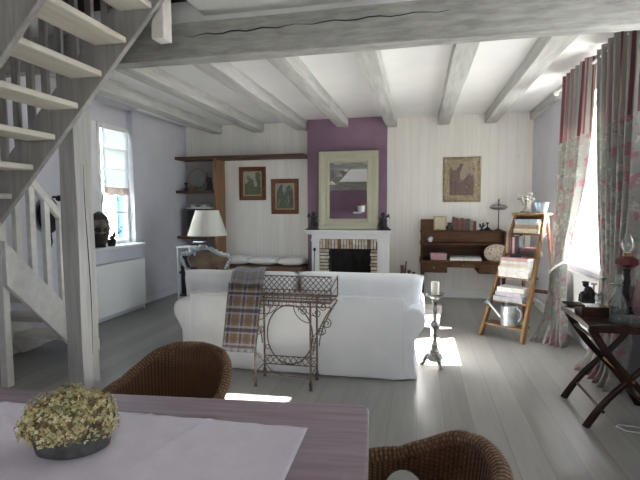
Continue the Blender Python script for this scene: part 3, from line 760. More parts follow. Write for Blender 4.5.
# things on the alcove shelves
wb = thing('hoop_basket', 'straw basket with a tall round hoop handle on the upper alcove shelf', 'basket', (-3.86, 7.56, 1.79))
MB().lathe([(0, 0), (.075, 0), (.10, .08), (.092, .08), (.07, .012), (0, .012)], 18, (-3.95, 7.56, 1.79), 1, .9).build('basket_bowl', M['straw'], wb, smooth=40)
MB().tube([(-3.845+.165*math.cos(t), 7.56, 2.0+.175*math.sin(t)) for t in [lerp(-2.3, PI+1.0, i/28) for i in range(29)]], .011, 7).build('hoop', M['straw'], wb, smooth=60)
tag(MB().lathe([(0, 0), (.035, 0), (.04, .02), (.012, .04), (.012, .10), (.03, .12), (.03, .14), (0, .142)], 14, (-4.03, 7.5, 1.79)).build('dark_candle_holder', M['blackiron'], smooth=35), 'small dark candle holder at the left end of the upper alcove shelf', 'candle holder')
yc = thing('candle_sconce', 'candle holder with a yellow candle on the upper alcove shelf', 'candle holder', (-3.69, 7.58, 1.79))
MB().lathe([(0, 0), (.05, 0), (.05, .01), (.014, .03), (.012, .20), (.03, .22), (.03, .235), (0, .236)], 14, (-3.69, 7.64, 1.79)).build('holder', M['iron'], yc, smooth=35)
MB().lathe([(0, .236), (.017, .236), (.016, .33), (0, .335)], 12, (-3.69, 7.64, 1.79)).build('candle', M['brass'], yc, smooth=40)
putto('dark_figurine', 'dark winged figurine at the right end of the upper alcove shelf', -3.575, 7.47, 1.79, .78, 1, M['darkcarve'])
tv = thing('television', 'small boxy black television on the lower alcove shelf behind the lamp', 'television', (-3.76, 7.58, .995))
tvc = MB().box(-4.0, -3.52, 7.43, 7.72, .996, 1.47).build('casing', M['dkplastic'], tv, bevel=.012)
MB().box(-3.97, -3.55, 7.422, 7.432, 1.06, 1.44).build('screen', M['soot'], tvc, bevel=.004)
MB().box(-4.01, -3.51, 7.42, 7.72, 1.47, 1.492).build('pale_top', M['ltplastic'], tv, bevel=.005)
rdv = thing('small_radio', 'small white radio lying on top of the black television', 'radio', (-3.80, 7.56, 1.492))
rdc = MB().box(-3.95, -3.66, 7.48, 7.66, 1.4935, 1.545).build('casing', M['ltplastic'], rdv, bevel=.012)
MB().box(-3.85, -3.75, 7.474, 7.482, 1.508, 1.532).build('display', M['dkplastic'], rdc)
for i, (dx, h, c) in enumerate(((0, .24, (.10, .07, .05)), (.05, .27, (.05, .06, .09)), (.105, .22, (.16, .05, .04)), (.15, .25, (.07, .09, .06)), (.20, .23, (.2, .17, .12)))):
    pass

# bench with three cushions
bn = thing('wooden_bench', 'brown wooden chest bench along the boarded wall behind the sofa', 'bench', (-2.52, 7.53, 0))
MB().box(-3.38, -1.88, 7.30, YB-.025, .06, .47).build('chest_body', M['benchwood'], bn, bevel=.004)
MB().box(-3.39, -1.87, 7.275, YB-.024, .47, .507).build('seat_board', M['benchwood'], bn, bevel=.006)
for x in (-3.3, -1.96):
    for y in (7.36, 7.70): MB().box(x-.03, x+.03, y-.03, y+.03, 0, .06).build('foot', M['benchwood'], bn)
mb = MB()
for x in (-3.02, -2.63, -2.24): mb.box(x-.17, x+.17, 7.29, 7.30, .12, .42)
mb.build('front_panels', M['shelfwood'], bn, bevel=.008)
for x, w, lab in ((-3.07, .47, 'white cushion on the bench, the one nearest the ornate armchair'), (-2.58, .50, 'white cushion in the middle of the wooden bench'), (-2.10, .45, 'white cushion at the right end of the bench, nearest the fireplace')):
    tag(pillow_mb((x, 7.52, .578), (w, .44, .14)).build('bench_cushion', M['cushfab'], smooth=180, weld=True), lab, 'cushion', 'white cushions on the bench')

# ------------------------------------------------------------------ pictures
def picture(name, label, cx, z0, w, h, prof, fmat, pmat, slip=None, ins=.08):
    t = thing(name, label, 'picture', (cx, YB-.005, z0))
    frame_mb(w/2, h, prof).build('frame', fmat, t, world=False, bevel=.002)
    if slip: frame_mb(w/2-ins+.005, h-2*(ins-.005), [(0, -.012), (0, -.016), (slip, -.010), (slip, .0)]).build('gilt_slip', M['mat'], t, world=False).location = (0, 0, ins-.005)
    i2 = ins+(slip or 0)-.008
    mb = MB(); mb.grid(lambda u, v: (lerp(-w/2+i2, w/2-i2, u), -.008, lerp(i2, h-i2, v)), 2, 2, uvfn=lambda u, v: (u, v))
    mb.build('canvas', pmat, t, world=False, solid=.004)
    return t
PB = [(0, 0), (0, -.022), (.015, -.032), (.045, -.030), (.075, -.014), (.082, -.010), (.082, 0)]
picture('framed_painting', 'brown-framed landscape painting hanging higher, left of the other brown frame', -2.885, 1.618, .495, .585, PB, M['brownframe'], painting('landscape_painting_paint', (.42, .41, .36), (.15, .16, .09), (.05, .055, .035), (.10, .13, .06), 1.3), .022)
picture('framed_painting', 'brown-framed dark woodland painting hanging lower, nearer the mirror', -2.292, 1.372, .495, .61, PB, M['brownframe'], painting('woodland_painting_paint', (.30, .33, .30), (.13, .14, .09), (.035, .045, .04), (.09, .11, .05), 4.7), .022)
PG = [(0, 0), (0, -.03), (.02, -.05), (.045, -.042), (.07, -.028), (.09, -.026), (.105, -.012), (.105, 0)]
gp = picture('framed_painting', 'gilt-framed purple and ochre painting on the white boards above the desk', .665, 1.565, .585, .715, PG, M['goldframe'], painting('purple_garden_painting_paint', (.40, .34, .24), (.20, .12, .08), (.05, .03, .045), (.16, .10, .045), 7.9, (.17, .09, .17)), None, .10)
mb = MB(); rnd = random.Random(3)
for k in range(64):
    t = k/64*4; sd = int(t); f = t-sd; hw, hh = .5*.585-.028, .715-.056
    p = [(-hw+2*hw*f, .028), (hw, .028+hh*f), (hw-2*hw*f, .028+hh), (-hw, .028+hh*(1-f))][sd]
    mb.ball((p[0], -.045, p[1]), (.016+.008*rnd.random(), .012, .016+.008*rnd.random()), 7, 5)
mb.build('carved_ornament', M['goldframe'], gp, world=False, smooth=80)

# ------------------------------------------------------------------ writing desk with hutch
D0, D1, DF = .03, 1.285, 7.20
dk = thing('writing_desk', 'walnut writing desk with a raised back of open shelves on the far right wall', 'desk', (.66, 7.48, 0))
DB = YB-.025
MB().box(D0-.015, D1+.015, DF-.02, DB, .635, .668).build('desktop', M['deskwood'], dk, bevel=.006)
MB().box(D0, D1, DF+.02, DB, .565, .635).build('apron', M['deskwood'], dk, bevel=.003)
for a, c in ((D0, D0+.40), (D1-.40, D1)):
    MB().box(a, c, DF+.012, DB, .48, .565).build('drawer_case', M['deskwood'], dk, bevel=.003)
    d = MB().box(a+.03, c-.03, DF-.002, DF+.012, .505, .62).build('drawer', M['deskwood'], dk, bevel=.005)
    MB().ball(((a+c)/2, DF-.014, .562), .014, 10, 6).build('knob', M['brass'], d, smooth=60)
dm = MB().box(D0+.46, D1-.46, DF+.006, DF+.02, .578, .628).build('drawer', M['deskwood'], dk, bevel=.004)
MB().ball(((D0+D1)/2, DF-.004, .602), .012, 10, 6).build('knob', M['brass'], dm, smooth=60)
for x in (D0+.035, D1-.035):
    for y in (DF+.05, DB-.04):
        MB().tube([(x, y, .48), (x, y, .40), (x, y, .38), (x, y, .2), (x, y, .05), (x, y, 0)], [.032, .032, .024, .028, .018, .022], 10).build('leg', M['deskwood'], dk, smooth=40)
HB = 7.30
for x in (D0, D1-.028): MB().box(x, x+.028, HB, DB, .668, 1.10).build('hutch_side', M['deskwood'], dk, bevel=.003)
MB().box(D0+.028, D1-.028, DB-.015, DB, .668, 1.10).build('hutch_back', M['deskwood'], dk)
MB().box(D0-.01, D1+.01, HB-.03, DB, .905, .932).build('middle_shelf', M['deskwood'], dk, bevel=.004)
MB().box(D0-.012, D1+.012, HB+.12, DB, 1.085, 1.112).build('top_shelf', M['deskwood'], dk, bevel=.004)
MB().box(D0+.03, D1-.03, HB+.14, HB+.155, .935, 1.085).build('pigeonhole_panel', M['deskwood'], dk, bevel=.003)
MB().box(D0, D0+.32, HB+.34, DB, 1.112, 1.285).build('end_upstand', M['deskwood'], dk, bevel=.004)

# on the desk
pf = thing('photo_frame', 'small pale picture in a thin frame standing on the desk top', 'picture frame', (.33, 7.56, 1.116)); pf.rotation_euler = (-.12, 0, .05)
frame_mb(.10, .225, [(0, .012), (0, -.006), (.016, -.008), (.02, 0), (.02, .012)]).build('frame', M['goldframe'], pf, world=False)
MB().box(-.085, .085, .0, .006, .016, .21).build('print', M['parchment'], pf, world=False)
MB().obox((0, .045, .085), (.04, .006, .19), Matrix.Rotation(.42, 3, 'X')).build('easel_back', M['shelfwood'], pf, world=False)

BCOL = {'maroon': (.13, .03, .03), 'brown': (.14, .07, .04), 'green': (.05, .08, .05), 'tan': (.30, .21, .13), 'navy': (.03, .04, .08), 'white': (.74, .73, .70), 'pink': (.50, .30, .30), 'grey': (.34, .35, .37), 'blue': (.26, .36, .42), 'black': (.03, .028, .03), 'cream': (.60, .54, .42), 'lilac': (.42, .38, .46), 'red': (.33, .06, .05), 'darkred': (.10, .028, .03)}
BM = {k: plain(k+'_book_cover', v, .55, var=.12, scale=20) for k, v in BCOL.items()}
def book(label, c, size, cover, M3=None, group=None, cat='book', name='book'):
    """c: centre, size: (spine length, depth, thickness) lying flat; M3 turns it"""
    L, Dp, T = size; t = thing(name, label, cat, c, 0, group)
    M3 = M3 or Matrix.Identity(3); e = min(.003, T*.12)
    mb = MB()
    mb.obox(M3 @ Vector((0, 0, T/2-e/2)), (L, Dp, e), M3).obox(M3 @ Vector((0, 0, -T/2+e/2)), (L, Dp, e), M3).obox(M3 @ Vector((0, -Dp/2+e/2, 0)), (L, e, T), M3)
    mb.build('cover', BM[cover], t, world=False, bevel=.0015, bseg=1)
    MB().obox(M3 @ Vector((0, .002, 0)), (L-.008, Dp-.010, T-2*e-.0005), M3).build('pages', M['paper'], t, world=False)
    return t
UP = Matrix(((0, 0, 1), (0, 1, 0), (1, 0, 0)))     # upright: spine length vertical, thickness along x
bx = .525
for i, (h, w, c, lab) in enumerate(((.215, .035, 'maroon', 'tall maroon book at the left end of the row on the desk'), (.20, .042, 'darkred', 'dark red book second from the left in the desk row'), (.185, .045, 'brown', 'brown book third from the left in the desk row'),
        (.195, .04, 'maroon', 'maroon book in the middle of the desk row, between two brown ones'), (.18, .045, 'brown', 'brown book right of the middle of the desk row'), (.185, .05, 'green', 'dark green book in the right half of the desk row'),
        (.165, .045, 'tan', 'tan book second from the right end of the desk row'), (.15, .05, 'darkred', 'short dark red book at the right end of the desk row'))):
    book(lab, (bx+w/2, 7.585, 1.113+h/2), (h, .14, w-.002), c, UP, 'old books standing on the desk top'); bx += w
tag(MB().lathe([(0, 0), (.04, 0), (.055, .05), (.03, .09), (.035, .12), (.02, .125), (0, .10)], 14, (.475, 7.56, 1.113)).build('dark_vase', M['twig'], smooth=40), 'small dark green pot between the photo frame and the desk books', 'vase')
orn = thing('leaf_ornament', 'dark spiky ornament right of the book row on the desk', 'ornament', (.965, 7.56, 1.112))
MB().lathe([(0, 0), (.04, 0), (.04, .012), (.015, .03), (0, .03)], 12, (.965, 7.56, 1.113)).build('foot', M['blackiron'], orn, smooth=40)
mb = MB()
for a, h in ((.2, .12), (-.5, .10), (.8, .08), (-1.0, .06)): mb.tube([(.965, 7.56, 1.14), (.965+math.sin(a)*h*.6, 7.56, 1.14+h*.7), (.965+math.sin(a)*h*1.1, 7.56, 1.14+h*.8)], [.006, .014, .003], 7)
mb.build('leaves', M['twig'], orn, smooth=60)
cs = thing('candlestick', 'thin dark candlestick with a tall pale candle on the desk top', 'candlestick', (1.04, 7.56, 1.112))
MB().lathe([(0, 0), (.085, 0), (.085, .008), (.05, .02), (.03, .045), (.012, .055), (.01, .10), (.022, .115), (.022, .13), (0, .131)], 16, (1.045, 7.56, 1.113)).build('holder', M['blackiron'], cs, smooth=35)
MB().lathe([(0, .13), (.014, .13), (.012, .385), (0, .39)], 10, (1.045, 7.56, 1.113)).build('candle', M['wax'], cs, smooth=40)
sc_ = thing('balance_stand', 'small metal balance scale on a thin stem at the right of the desk top', 'balance scale', (1.21, 7.54, 1.112))
mb = MB().lathe([(0, 0), (.07, 0), (.07, .01), (.02, .025), (.009, .04), (.007, .46), (.014, .47), (0, .50)], 14, (1.205, 7.56, 1.113)); mb.build('stem', M['iron'], sc_, smooth=35)
MB().tube([(1.10, 7.56, 1.50), (1.205, 7.56, 1.515), (1.31, 7.56, 1.50)], .006, 6).build('crossbar', M['iron'], sc_, smooth=50)
MB().lathe([(.008, .0), (.08, .004), (.125, .03), (.135, .055), (.128, .055), (.08, .014), (.008, .008)], 22, (1.205, 7.56, 1.435)).build('pan', M['zinc'], sc_, smooth=40)
tag(MB().ball((.175, 7.36, .933+.05), .05, 18, 12).build('glass_ball', glass('milky_glass', (.9, .9, .9), .1, .08, (.75, .76, .76), .6), smooth=80), 'pale glass ball on the middle shelf at the left of the desk', 'ornament')
book('reddish box file lying at the left inside the desk compartment', (.30, 7.38, .669+.05), (.24, .17, .10), 'pink', rotz(.06), None, 'box', 'box_file')
book('white magazine at the bottom of the paper pile in the desk', (.70, 7.34, .668+.018), (.46, .20, .034), 'white', None, 'paper pile in the desk', 'magazine', 'magazine')
book('grey magazine on top of the paper pile in the desk', (.70, 7.345, .704+.012), (.43, .18, .022), 'grey', rotz(.05), 'paper pile in the desk', 'magazine', 'magazine')
fc = thing('round_cushion', 'round floral patterned cushion propped in the right end of the desk', 'cushion', (1.12, 7.215, .668))
def floral():
    m, nt, b, o = new_mat('faded_floral_cloth')
    n = noise(nt, coords(nt, 'Object', (1, 1, 1)), 22, 3)
    nt.links.new(ramp(nt, n, [(.36, (.16, .13, .10)), (.44, (.46, .40, .32)), (.56, (.58, .52, .43)), (.64, (.34, .17, .15))]), b.inputs['Base Color']); b.inputs['Roughness'].default_value = .9
    return m
M['floral'] = floral()
mb = MB(); mb.ball((1.135, 7.215, .669+.128), (.175, .045, .128), 22, 14); mb.build('cover', M['floral'], fc, smooth=180)
MB().tube([(1.135+.174*math.cos(t), 7.215, .668+.128+.127*math.sin(t)) for t in [2*PI*i/30 for i in range(30)]], .007, 6, closed=True).build('piping', M['floral'], fc, smooth=60)

# ------------------------------------------------------------------ ladder shelf
LA = math.atan2(-.6, .8)
def Lw(x, y, z): return (.91+.8*x+.6*y, 5.38-.6*x+.8*y, z)
ld = thing('step_ladder', 'old wooden step ladder used as a shelf, near the left curtain', 'ladder', (.91, 5.38, 0), LA)
def ly(z): return .666*z/1.41
def lx(z): return .245-.078*z/1.41
for s in (-1, 1):
    MB().beam((s*lx(0), 0, 0), (s*lx(1.40), ly(1.40), 1.40), .034, .07, (0, 1, 0)).build('front_rail', M['ladderwood'], ld, world=False, bevel=.004)
    MB().beam((s*.155, .74, 1.38), (s*.205, 1.02, 0), .028, .045, (0, 1, 0)).build('rear_leg', M['redwood'], ld, world=False, bevel=.003)
LT = [.155, .41, .675, .93, 1.175]
for z in LT:
    MB().box(-lx(z)+.01, lx(z)-.01, ly(z)-.03, ly(z)+.15, z-.024, z).build('tread', M['ladderwood'], ld, world=False, bevel=.004)
MB().box(-.195, .195, .57, .80, 1.385, 1.41).build('top_step', M['ladderwood'], ld, world=False, bevel=.005)
MB().box(-.17, .17, .70, .75, 1.30, 1.385).build('hinge_rail', M['ladderwood'], ld, world=False, bevel=.003)
MB().box(-.2, .2, .925, .95, .41, .455).build('rear_brace', M['redwood'], ld, world=False, bevel=.003)

wc = thing('watering_can', 'galvanised watering can on the lowest tread of the step ladder', 'watering can', Lw(.03, ly(.155)+.05, .156), LA)
MB().lathe([(0, 0), (.092, 0), (.094, .01), (.086, .21), (.09, .215), (.086, .222), (.08, .215), (.086, .02), (0, .02)], 26).build('body', M['zinc'], wc, world=False, smooth=40)
spt = MB().tube([(-.08, 0, .06), (-.14, -.01, .12), (-.235, -.02, .215)], [.022, .015, .012], 10).build('spout', M['zinc'], wc, world=False, smooth=60)
MB().tube([(-.228, -.02, .208), (-.262, -.023, .242)], [.013, .045], 14).build('rose', M['zinc'], spt, world=False, smooth=40)
MB().tube([(.085+.055*math.sin(t), 0, .125+.075*math.cos(t)) for t in [PI*i/14 for i in range(15)]], .008, 7).build('side_handle', M['zinc'], wc, world=False, smooth=60)
MB().tube([(.0, .084*math.cos(t), .215+.06*math.sin(t)) for t in [PI*i/14 for i in range(15)]], .006, 7).build('top_handle', M['zinc'], wc, world=False, smooth=60)

def stack(z0, items, dy=.06):
    z = z0+.001
    for (L, D, T, c, x, dr_, lab) in items:
        p = Lw(x, ly(z0)+dy, z+T/2)
        book(lab, p, (L, D, T), c, rotz(LA+dr_), None if z0 else None); z += T+.0008
    return z
stack(.41, [(.335, .24, .055, 'grey', -.01, .05, 'grey thick book at the bottom of the lower book stack on the ladder'),
            (.31, .22, .05, 'lilac', .0, -.06, 'lilac book in the middle of the lower book stack on the ladder'),
            (.30, .21, .052, 'white', .01, .09, 'white book on top of the lower book stack on the ladder')])
z3 = stack(.675, [(.35, .25, .075, 'white', -.005, 0, 'thick white book at the bottom of the tall book stack on the ladder'),
            (.365, .26, .042, 'white', .0, .03, 'wide white book second from the bottom of the tall ladder stack'),
            (.34, .25, .035, 'cream', .01, -.04, 'cream book third from the bottom of the tall ladder stack'),
            (.33, .24, .035, 'white', .01, .02, 'white book just below the pink book on the ladder'),
            (.32, .24, .035, 'pink', .01, -.05, 'dusky pink book on top of the tall book stack on the ladder')])
p = Lw(-.02, ly(.675)+.03, z3)
gl = thing('spectacles_case', 'small dark case lying on the pink book on the ladder', 'case', p, LA+.4)
MB().obox((0, 0, .014), (.13, .055, .026)).build('lid', M['dkplastic'], gl, world=False, bevel=.01, bseg=3)
for i, (x, T, h, c, lab) in enumerate(((-.165, .03, .212, 'tan', 'tan upright book at the left of the fourth ladder tread'), (-.128, .034, .205, 'darkred', 'dark red upright book second from the left on the fourth ladder tread'), (-.088, .03, .20, 'pink', 'dusky pink upright book third from the left on the fourth ladder tread'), (-.046, .045, .21, 'black', 'black upright book on the fourth ladder tread, right of the pink one'))):
    book(lab, Lw(x, ly(.93)+.06, .931+h/2), (h, .16, T-.002), c, rotz(LA) @ UP)
stack(.93, [(.20, .15, .045, 'black', .09, 0, 'thick black book lying at the right of the fourth ladder tread'), (.18, .14, .03, 'darkred', .08, .1, 'dark red book lying on the black book on the fourth ladder tread')])
stack(1.175, [(.285, .17, .05, 'cream', -.005, 0, 'cream book at the bottom just under the ladder top'), (.275, .165, .045, 'tan', .0, .03, 'tan book second from the bottom under the ladder top'),
              (.25, .16, .035, 'grey', -.005, -.04, 'grey book third from the bottom under the ladder top'), (.27, .16, .03, 'blue', .0, .03, 'blue-grey book topmost of the stack under the ladder top')])
cl = thing('coral_ornament', 'branching pale coral ornament standing on the ladder top', 'ornament', Lw(-.075, .69, 1.411), LA)
MB().lathe([(0, 0), (.06, 0), (.065, .02), (.03, .05), (.02, .06), (0, .062)], 14).build('base', M['ivory'], cl, world=False, smooth=40)
mb = MB()
for a, b_, h in ((0, .3, .23), (2.0, .55, .19), (4.0, .5, .21), (5.2, .8, .15), (1.0, .75, .16), (3.1, .75, .17)):
    dx, dy = math.cos(a)*math.sin(b_), math.sin(a)*math.sin(b_)
    mb.tube([(0, 0, .05), (dx*h*.5, dy*h*.5, .05+h*.5), (dx*h*.7, dy*h*.7, .02+h*.85)], [.02, .016, .012], 8).ball((dx*h*.72, dy*h*.72, .03+h*.85), (.03, .026, .02), 8, 6)
mb.build('branches', M['ivory'], cl, world=False, smooth=70)
tag(MB().lathe([(0, 0), (.05, 0), (.078, .125), (.074, .125), (.046, .008), (0, .008)], 22, Lw(.11, .70, 1.411)).build('glass_bowl', M['blueglass'], smooth=40), 'bluish glass bowl on the ladder top, right of the coral', 'bowl')

# ------------------------------------------------------------------ sofa
sf = thing('sofa', 'white slipcovered two-cushion sofa seen from behind', 'sofa', (-1.11, 4.39, 0))
def skirt_mb(x0, x1, y0, y1, z0, z1, fl=.02):
    """box with softly waved hem"""
    per = []; n = 22
    for i in range(n): per.append((lerp(x0, x1, i/n), y0, 0, -1))
    for i in range(n): per.append((x1, lerp(y0, y1, i/n), 1, 0))
    for i in range(n): per.append((lerp(x1, x0, i/n), y1, 0, 1))
    for i in range(n): per.append((x0, lerp(y1, y0, i/n), -1, 0))
    m_ = len(per)
    def fn(u, v):
        i = int(round(u*m_)) % m_; x, y, nx, ny = per[i]; z = lerp(z0, z1, v)
        k = fl*(1-v)**2+.006*math.sin(i*.9)*(1-v)
        return (x+nx*k, y+ny*k, z)
    return MB().grid(fn, m_, 8, cu=True)
def back_mb(x0, x1, y0, y1, z0, z1, fl=.022, rr=.03):
    per = []; n = 22
    for i in range(n): per.append((lerp(x0, x1, i/n), y0, 0, -1))
    for i in range(6): per.append((x1, lerp(y0, y1, i/6), 1, 0))
    for i in range(n): per.append((lerp(x1, x0, i/n), y1, 0, 1))
    for i in range(6): per.append((x0, lerp(y1, y0, i/6), -1, 0))
    m_ = len(per); rows = [(lerp(z0, z1-rr, i/9), 0) for i in range(10)]+[(z1-rr+rr*math.sin(t), -rr*(1-math.cos(t))) for t in (.4, .8, 1.2, PI/2)]
    mb = MB()
    for z, ins in rows:
        v = (z-z0)/(z1-z0)
        for i, (x, y, nx, ny) in enumerate(per):
            k = fl*(1-min(1, v*1.6))**2+.005*math.sin(i*.9)*max(0, 1-v*2)+ins; cx_, cy_ = (1 if x == x1 else -1 if x == x0 else 0), 0
            px_ = min(max(x+nx*k, x0+ins*-1 if ins else -9), x1+ins if ins else 9); py_ = min(max(y+ny*k, y0-ins if ins else -9), y1+ins if ins else 9)
            mb.v.append((px_, py_, z))
    for j in range(len(rows)-1):
        for i in range(m_): mb.f.append((j*m_+i, j*m_+(i+1) % m_, (j+1)*m_+(i+1) % m_, (j+1)*m_+i))
    mb.f.append(tuple((len(rows)-1)*m_+i for i in range(m_))); return mb
back_mb(-2.105, -.115, 3.935, 4.14, .012, .70, .035).build('back_frame', M['sofafab'], sf, smooth=50)
MB().tube([(-2.1, 3.942, .10), (-2.1, 3.938, .69), (-2.085, 3.94, .701), (-.135, 3.94, .701), (-.12, 3.938, .69), (-.12, 3.942, .10)], .0065, 7).build('piping', M['sofafab'], sf, smooth=60)
skirt_mb(-2.10, -.12, 4.0, 4.80, .045, .42, .022).build('skirt', M['sofafab'], sf, smooth=60, solid=.006)
MB().box(-2.09, -.13, 4.02, 4.78, .12, .41).build('seat_base', M['sofafab'], sf, bevel=.02)
def arm_prof(s, x0):
    pts = [(0, .012), (.105, .012), (.078, .20), (.082, .34), (.125, .42), (.158, .47), (.168, .53), (.155, .59), (.115, .625), (.06, .638), (.01, .62), (-.02, .58), (-.02, .012)]
    return [(x0+s*a, z) for a, z in pts]
for s, x0 in ((1, -.105), (-1, -2.115)):
    n = len(arm_prof(s, x0)); mb = MB()
    mb.prism(arm_prof(s, x0), 'Y', 3.925, 4.86).build('arm', M['sofafab'], sf, bevel=.022, bseg=3, smooth=50)
for x in (-1.665, -.555):
    tmp = pillow_mb((x, 4.5, .49), (1.10, .76, .19), None, n=20, pw=7); tmp.build('seat_cushion', M['sofafab'], sf, smooth=180, weld=True)
M_XZ = Matrix(((1, 0, 0), (0, 0, -1), (0, 1, 0)))
tiltb = Matrix.Rotation(.10, 3, 'X')
pillow_mb((-1.70, 4.215, .66), (1.19, .44, .30), tiltb @ M_XZ, n=22, pw=7).build('back_cushion', M['sofafab'], sf, smooth=180, weld=True)
pillow_mb((-.53, 4.215, .67), (1.17, .44, .30), tiltb @ M_XZ, n=22, pw=7).build('back_cushion', M['sofafab'], sf, smooth=180, weld=True)
for x in (-2.08, -.14):
    for y in (4.02, 4.74): MB().lathe([(0, 0), (.022, 0), (.03, .12), (0, .12)], 10, (x, y, 0)).build('foot', M['shelfwood'], sf, smooth=40)

# ------------------------------------------------------------------ wrought-iron stand behind the sofa
ir = thing('wrought_iron_stand', 'rusty wrought-iron scrollwork stand with lattice gallery behind the sofa', 'plant stand', (-1.087, 3.68, 0))
SX0, SX1, SY0, SY1, SZ = -1.50, -.675, 3.53, 3.84, .735
LX = (-1.324, -.849)
def it(pts, r=.0075, **k): return (pts, r, k)
def add_tubes(lst, name, mat=M['iron'], seg=6):
    mb = MB()
    for pts, r, k in lst: mb.tube(pts, r*.82, seg, **k)
    return mb.build(name, mat, ir, smooth=60)
add_tubes([it([(SX0, SY0, SZ), (SX1, SY0, SZ), (SX1, SY1, SZ), (SX0, SY1, SZ)], .009, closed=True), it([(SX0, SY0, SZ-.035), (SX1, SY0, SZ-.035), (SX1, SY1, SZ-.035), (SX0, SY1, SZ-.035)], .006, closed=True)], 'top_frame')
L = []; n = 17
for i in range(n+1):
    x = lerp(SX0, SX1, i/n); L.append(it([(x, SY0, SZ), (x, SY1, SZ)], .0035))
for i in range(1, 6): y = lerp(SY0, SY1, i/6); L.append(it([(SX0, y, SZ), (SX1, y, SZ)], .0035))
add_tubes(L, 'mesh_top', seg=4)
L = [it([(SX0, SY0, z), (SX1, SY0, z)], .005) for z in (.785, .833)]
for i in range(n+1):
    x = lerp(SX0, SX1, i/n); L.append(it([(x, SY0, SZ), (x, SY0, .845)], .0042)); 
add_tubes(L, 'front_gallery', seg=5)
for x in (SX0, SX1):
    L = [it([(x, SY0, SZ), (x, SY0, .86)], .007), it([(x, SY1, SZ), (x, SY1, .91)], .007), it([(x, SY0, .85), (x, SY1, .90)], .006), it([(x, SY0, .79), (x, SY1, .82)], .004)]
    add_tubes(L, 'side_gallery', seg=5)
L = [it([(SX0, SY1, .895), (SX1-.05, SY1, .895)], .006)]
dxl = .047; hgt = .895-SZ; k = int((SX1-SX0)/dxl)+4
for i in range(-4, k):
    for s in (1, -1):
        a = SX0+i*dxl; b_ = a+s*hgt*.9; za, zb = SZ, .895
        # clip to the frame
        t0, t1 = 0.0, 1.0
        for lim, sg in ((SX0, 1), (SX1-.05, -1)):
            fa, fb = sg*(a-lim), sg*(b_-lim)
            if fa < 0 and fb < 0: t0, t1 = 1, 0
            elif fa < 0: t0 = max(t0, fa/(fa-fb))
            elif fb < 0: t1 = min(t1, fa/(fa-fb))
        if t1-t0 > .05: L.append(it([(lerp(a, b_, t0), SY1, lerp(za, zb, t0)), (lerp(a, b_, t1), SY1, lerp(za, zb, t1))], .0042))
add_tubes(L, 'back_lattice', seg=4)
L = []
for i in range(15):
    x = lerp(SX0, SX1, i/14)
    if i < 14: L.append(it([(x+(SX1-SX0)/28+.022*math.cos(t), SY0, SZ-.018+.016*math.sin(t)) for t in [2*PI*q/10 for q in range(10)]], .003, closed=True))
add_tubes(L, 'fretwork_frieze', seg=4)
for x in LX:
    for y in (3.56, 3.80):
        mb = MB().tube([(x, y, SZ), (x, y, .07)], .009, 7).tube([(x, y, .085), (x, y, .05), (x, y, .02), (x, y, 0)], [.009, .018, .012, .016], 8)
        mb.build('leg', M['iron'], ir, smooth=50)
hx, hz = -1.092, .385
hoop = [(hx+.205*math.cos(t), 3.80, hz+.262*math.sin(t)) for t in [2*PI*i/40 for i in range(40)]]
add_tubes([it(hoop, .0075, closed=True)], 'oval_hoop')
def spiral(c, r0, r1, a0, turns, n=22, ax='XZ', flip=1):
    out = []
    for i in range(n+1):
        t = i/n; a = a0+flip*turns*2*PI*t; r = lerp(r0, r1, t)
        out.append((c[0]+r*math.cos(a), c[1], c[2]+r*math.sin(a)) if ax == 'XZ' else (c[0], c[1]+r*math.cos(a), c[2]+r*math.sin(a)))
    return out
for s, x, xe in ((-1, LX[0], SX0), (1, LX[1], SX1)):
    for y in (3.56, 3.80):
        L = []
        pts = []
        for i in range(17):
            t = i/16; pts.append((lerp(x+s*.02, xe, t**1.7), y, lerp(.30, SZ-.04, t)))
        L.append(it(pts, .007))
        L.append(it(spiral((x+s*.085, y, .50), .045, .012, PI/2, 1.4, flip=-s), .005))
        L.append(it(spiral((x+s*.035, y, .42), .032, .010, PI/2, 1.4, flip=s), .005))
        L.append(it(spiral((x-s*.06, y, .655), .04, .012, PI, 1.3, flip=-s), .005))
        L.append(it(spiral((x+s*.055, y, .645), .036, .010, PI, 1.3, flip=s), .005))
        L.append(it(arc((x, y, .70), .14, PI if s > 0 else 0, (1.5*PI if s > 0 else -.5*PI), 10), .005))
        L.append(it(spiral((x-s*.03, y, .27), .026, .008, 0, 1.2, flip=s), .0045))
        add_tubes(L, 'scroll_bracket', seg=5)
L = []
for z in (.115, .19): L.append(it([(LX[0], 3.80, z), (LX[1], 3.80, z)], .006))
for i in range(9):
    a = lerp(LX[0], LX[1], i/9); b_ = lerp(LX[0], LX[1], (i+1)/9)
    L += [it([(a, 3.80, .115), (b_, 3.80, .19)], .0042), it([(b_, 3.80, .115), (a, 3.80, .19)], .0042)]
for x in LX: L.append(it([(x, 3.56, .12), (x, 3.80, .12)], .006)); L.append(it([(x, 3.56, .42), (x, 3.80, .42)], .005))
L.append(it([(LX[0], 3.56, .12), (LX[1], 3.56, .10)], .005)); L.append(it([(LX[0], 3.56, .30), ((LX[0]+LX[1])/2-.1, 3.57, .14), ((LX[0]+LX[1])/2, 3.57, .11)], .005))
add_tubes(L, 'lower_lattice', seg=5)

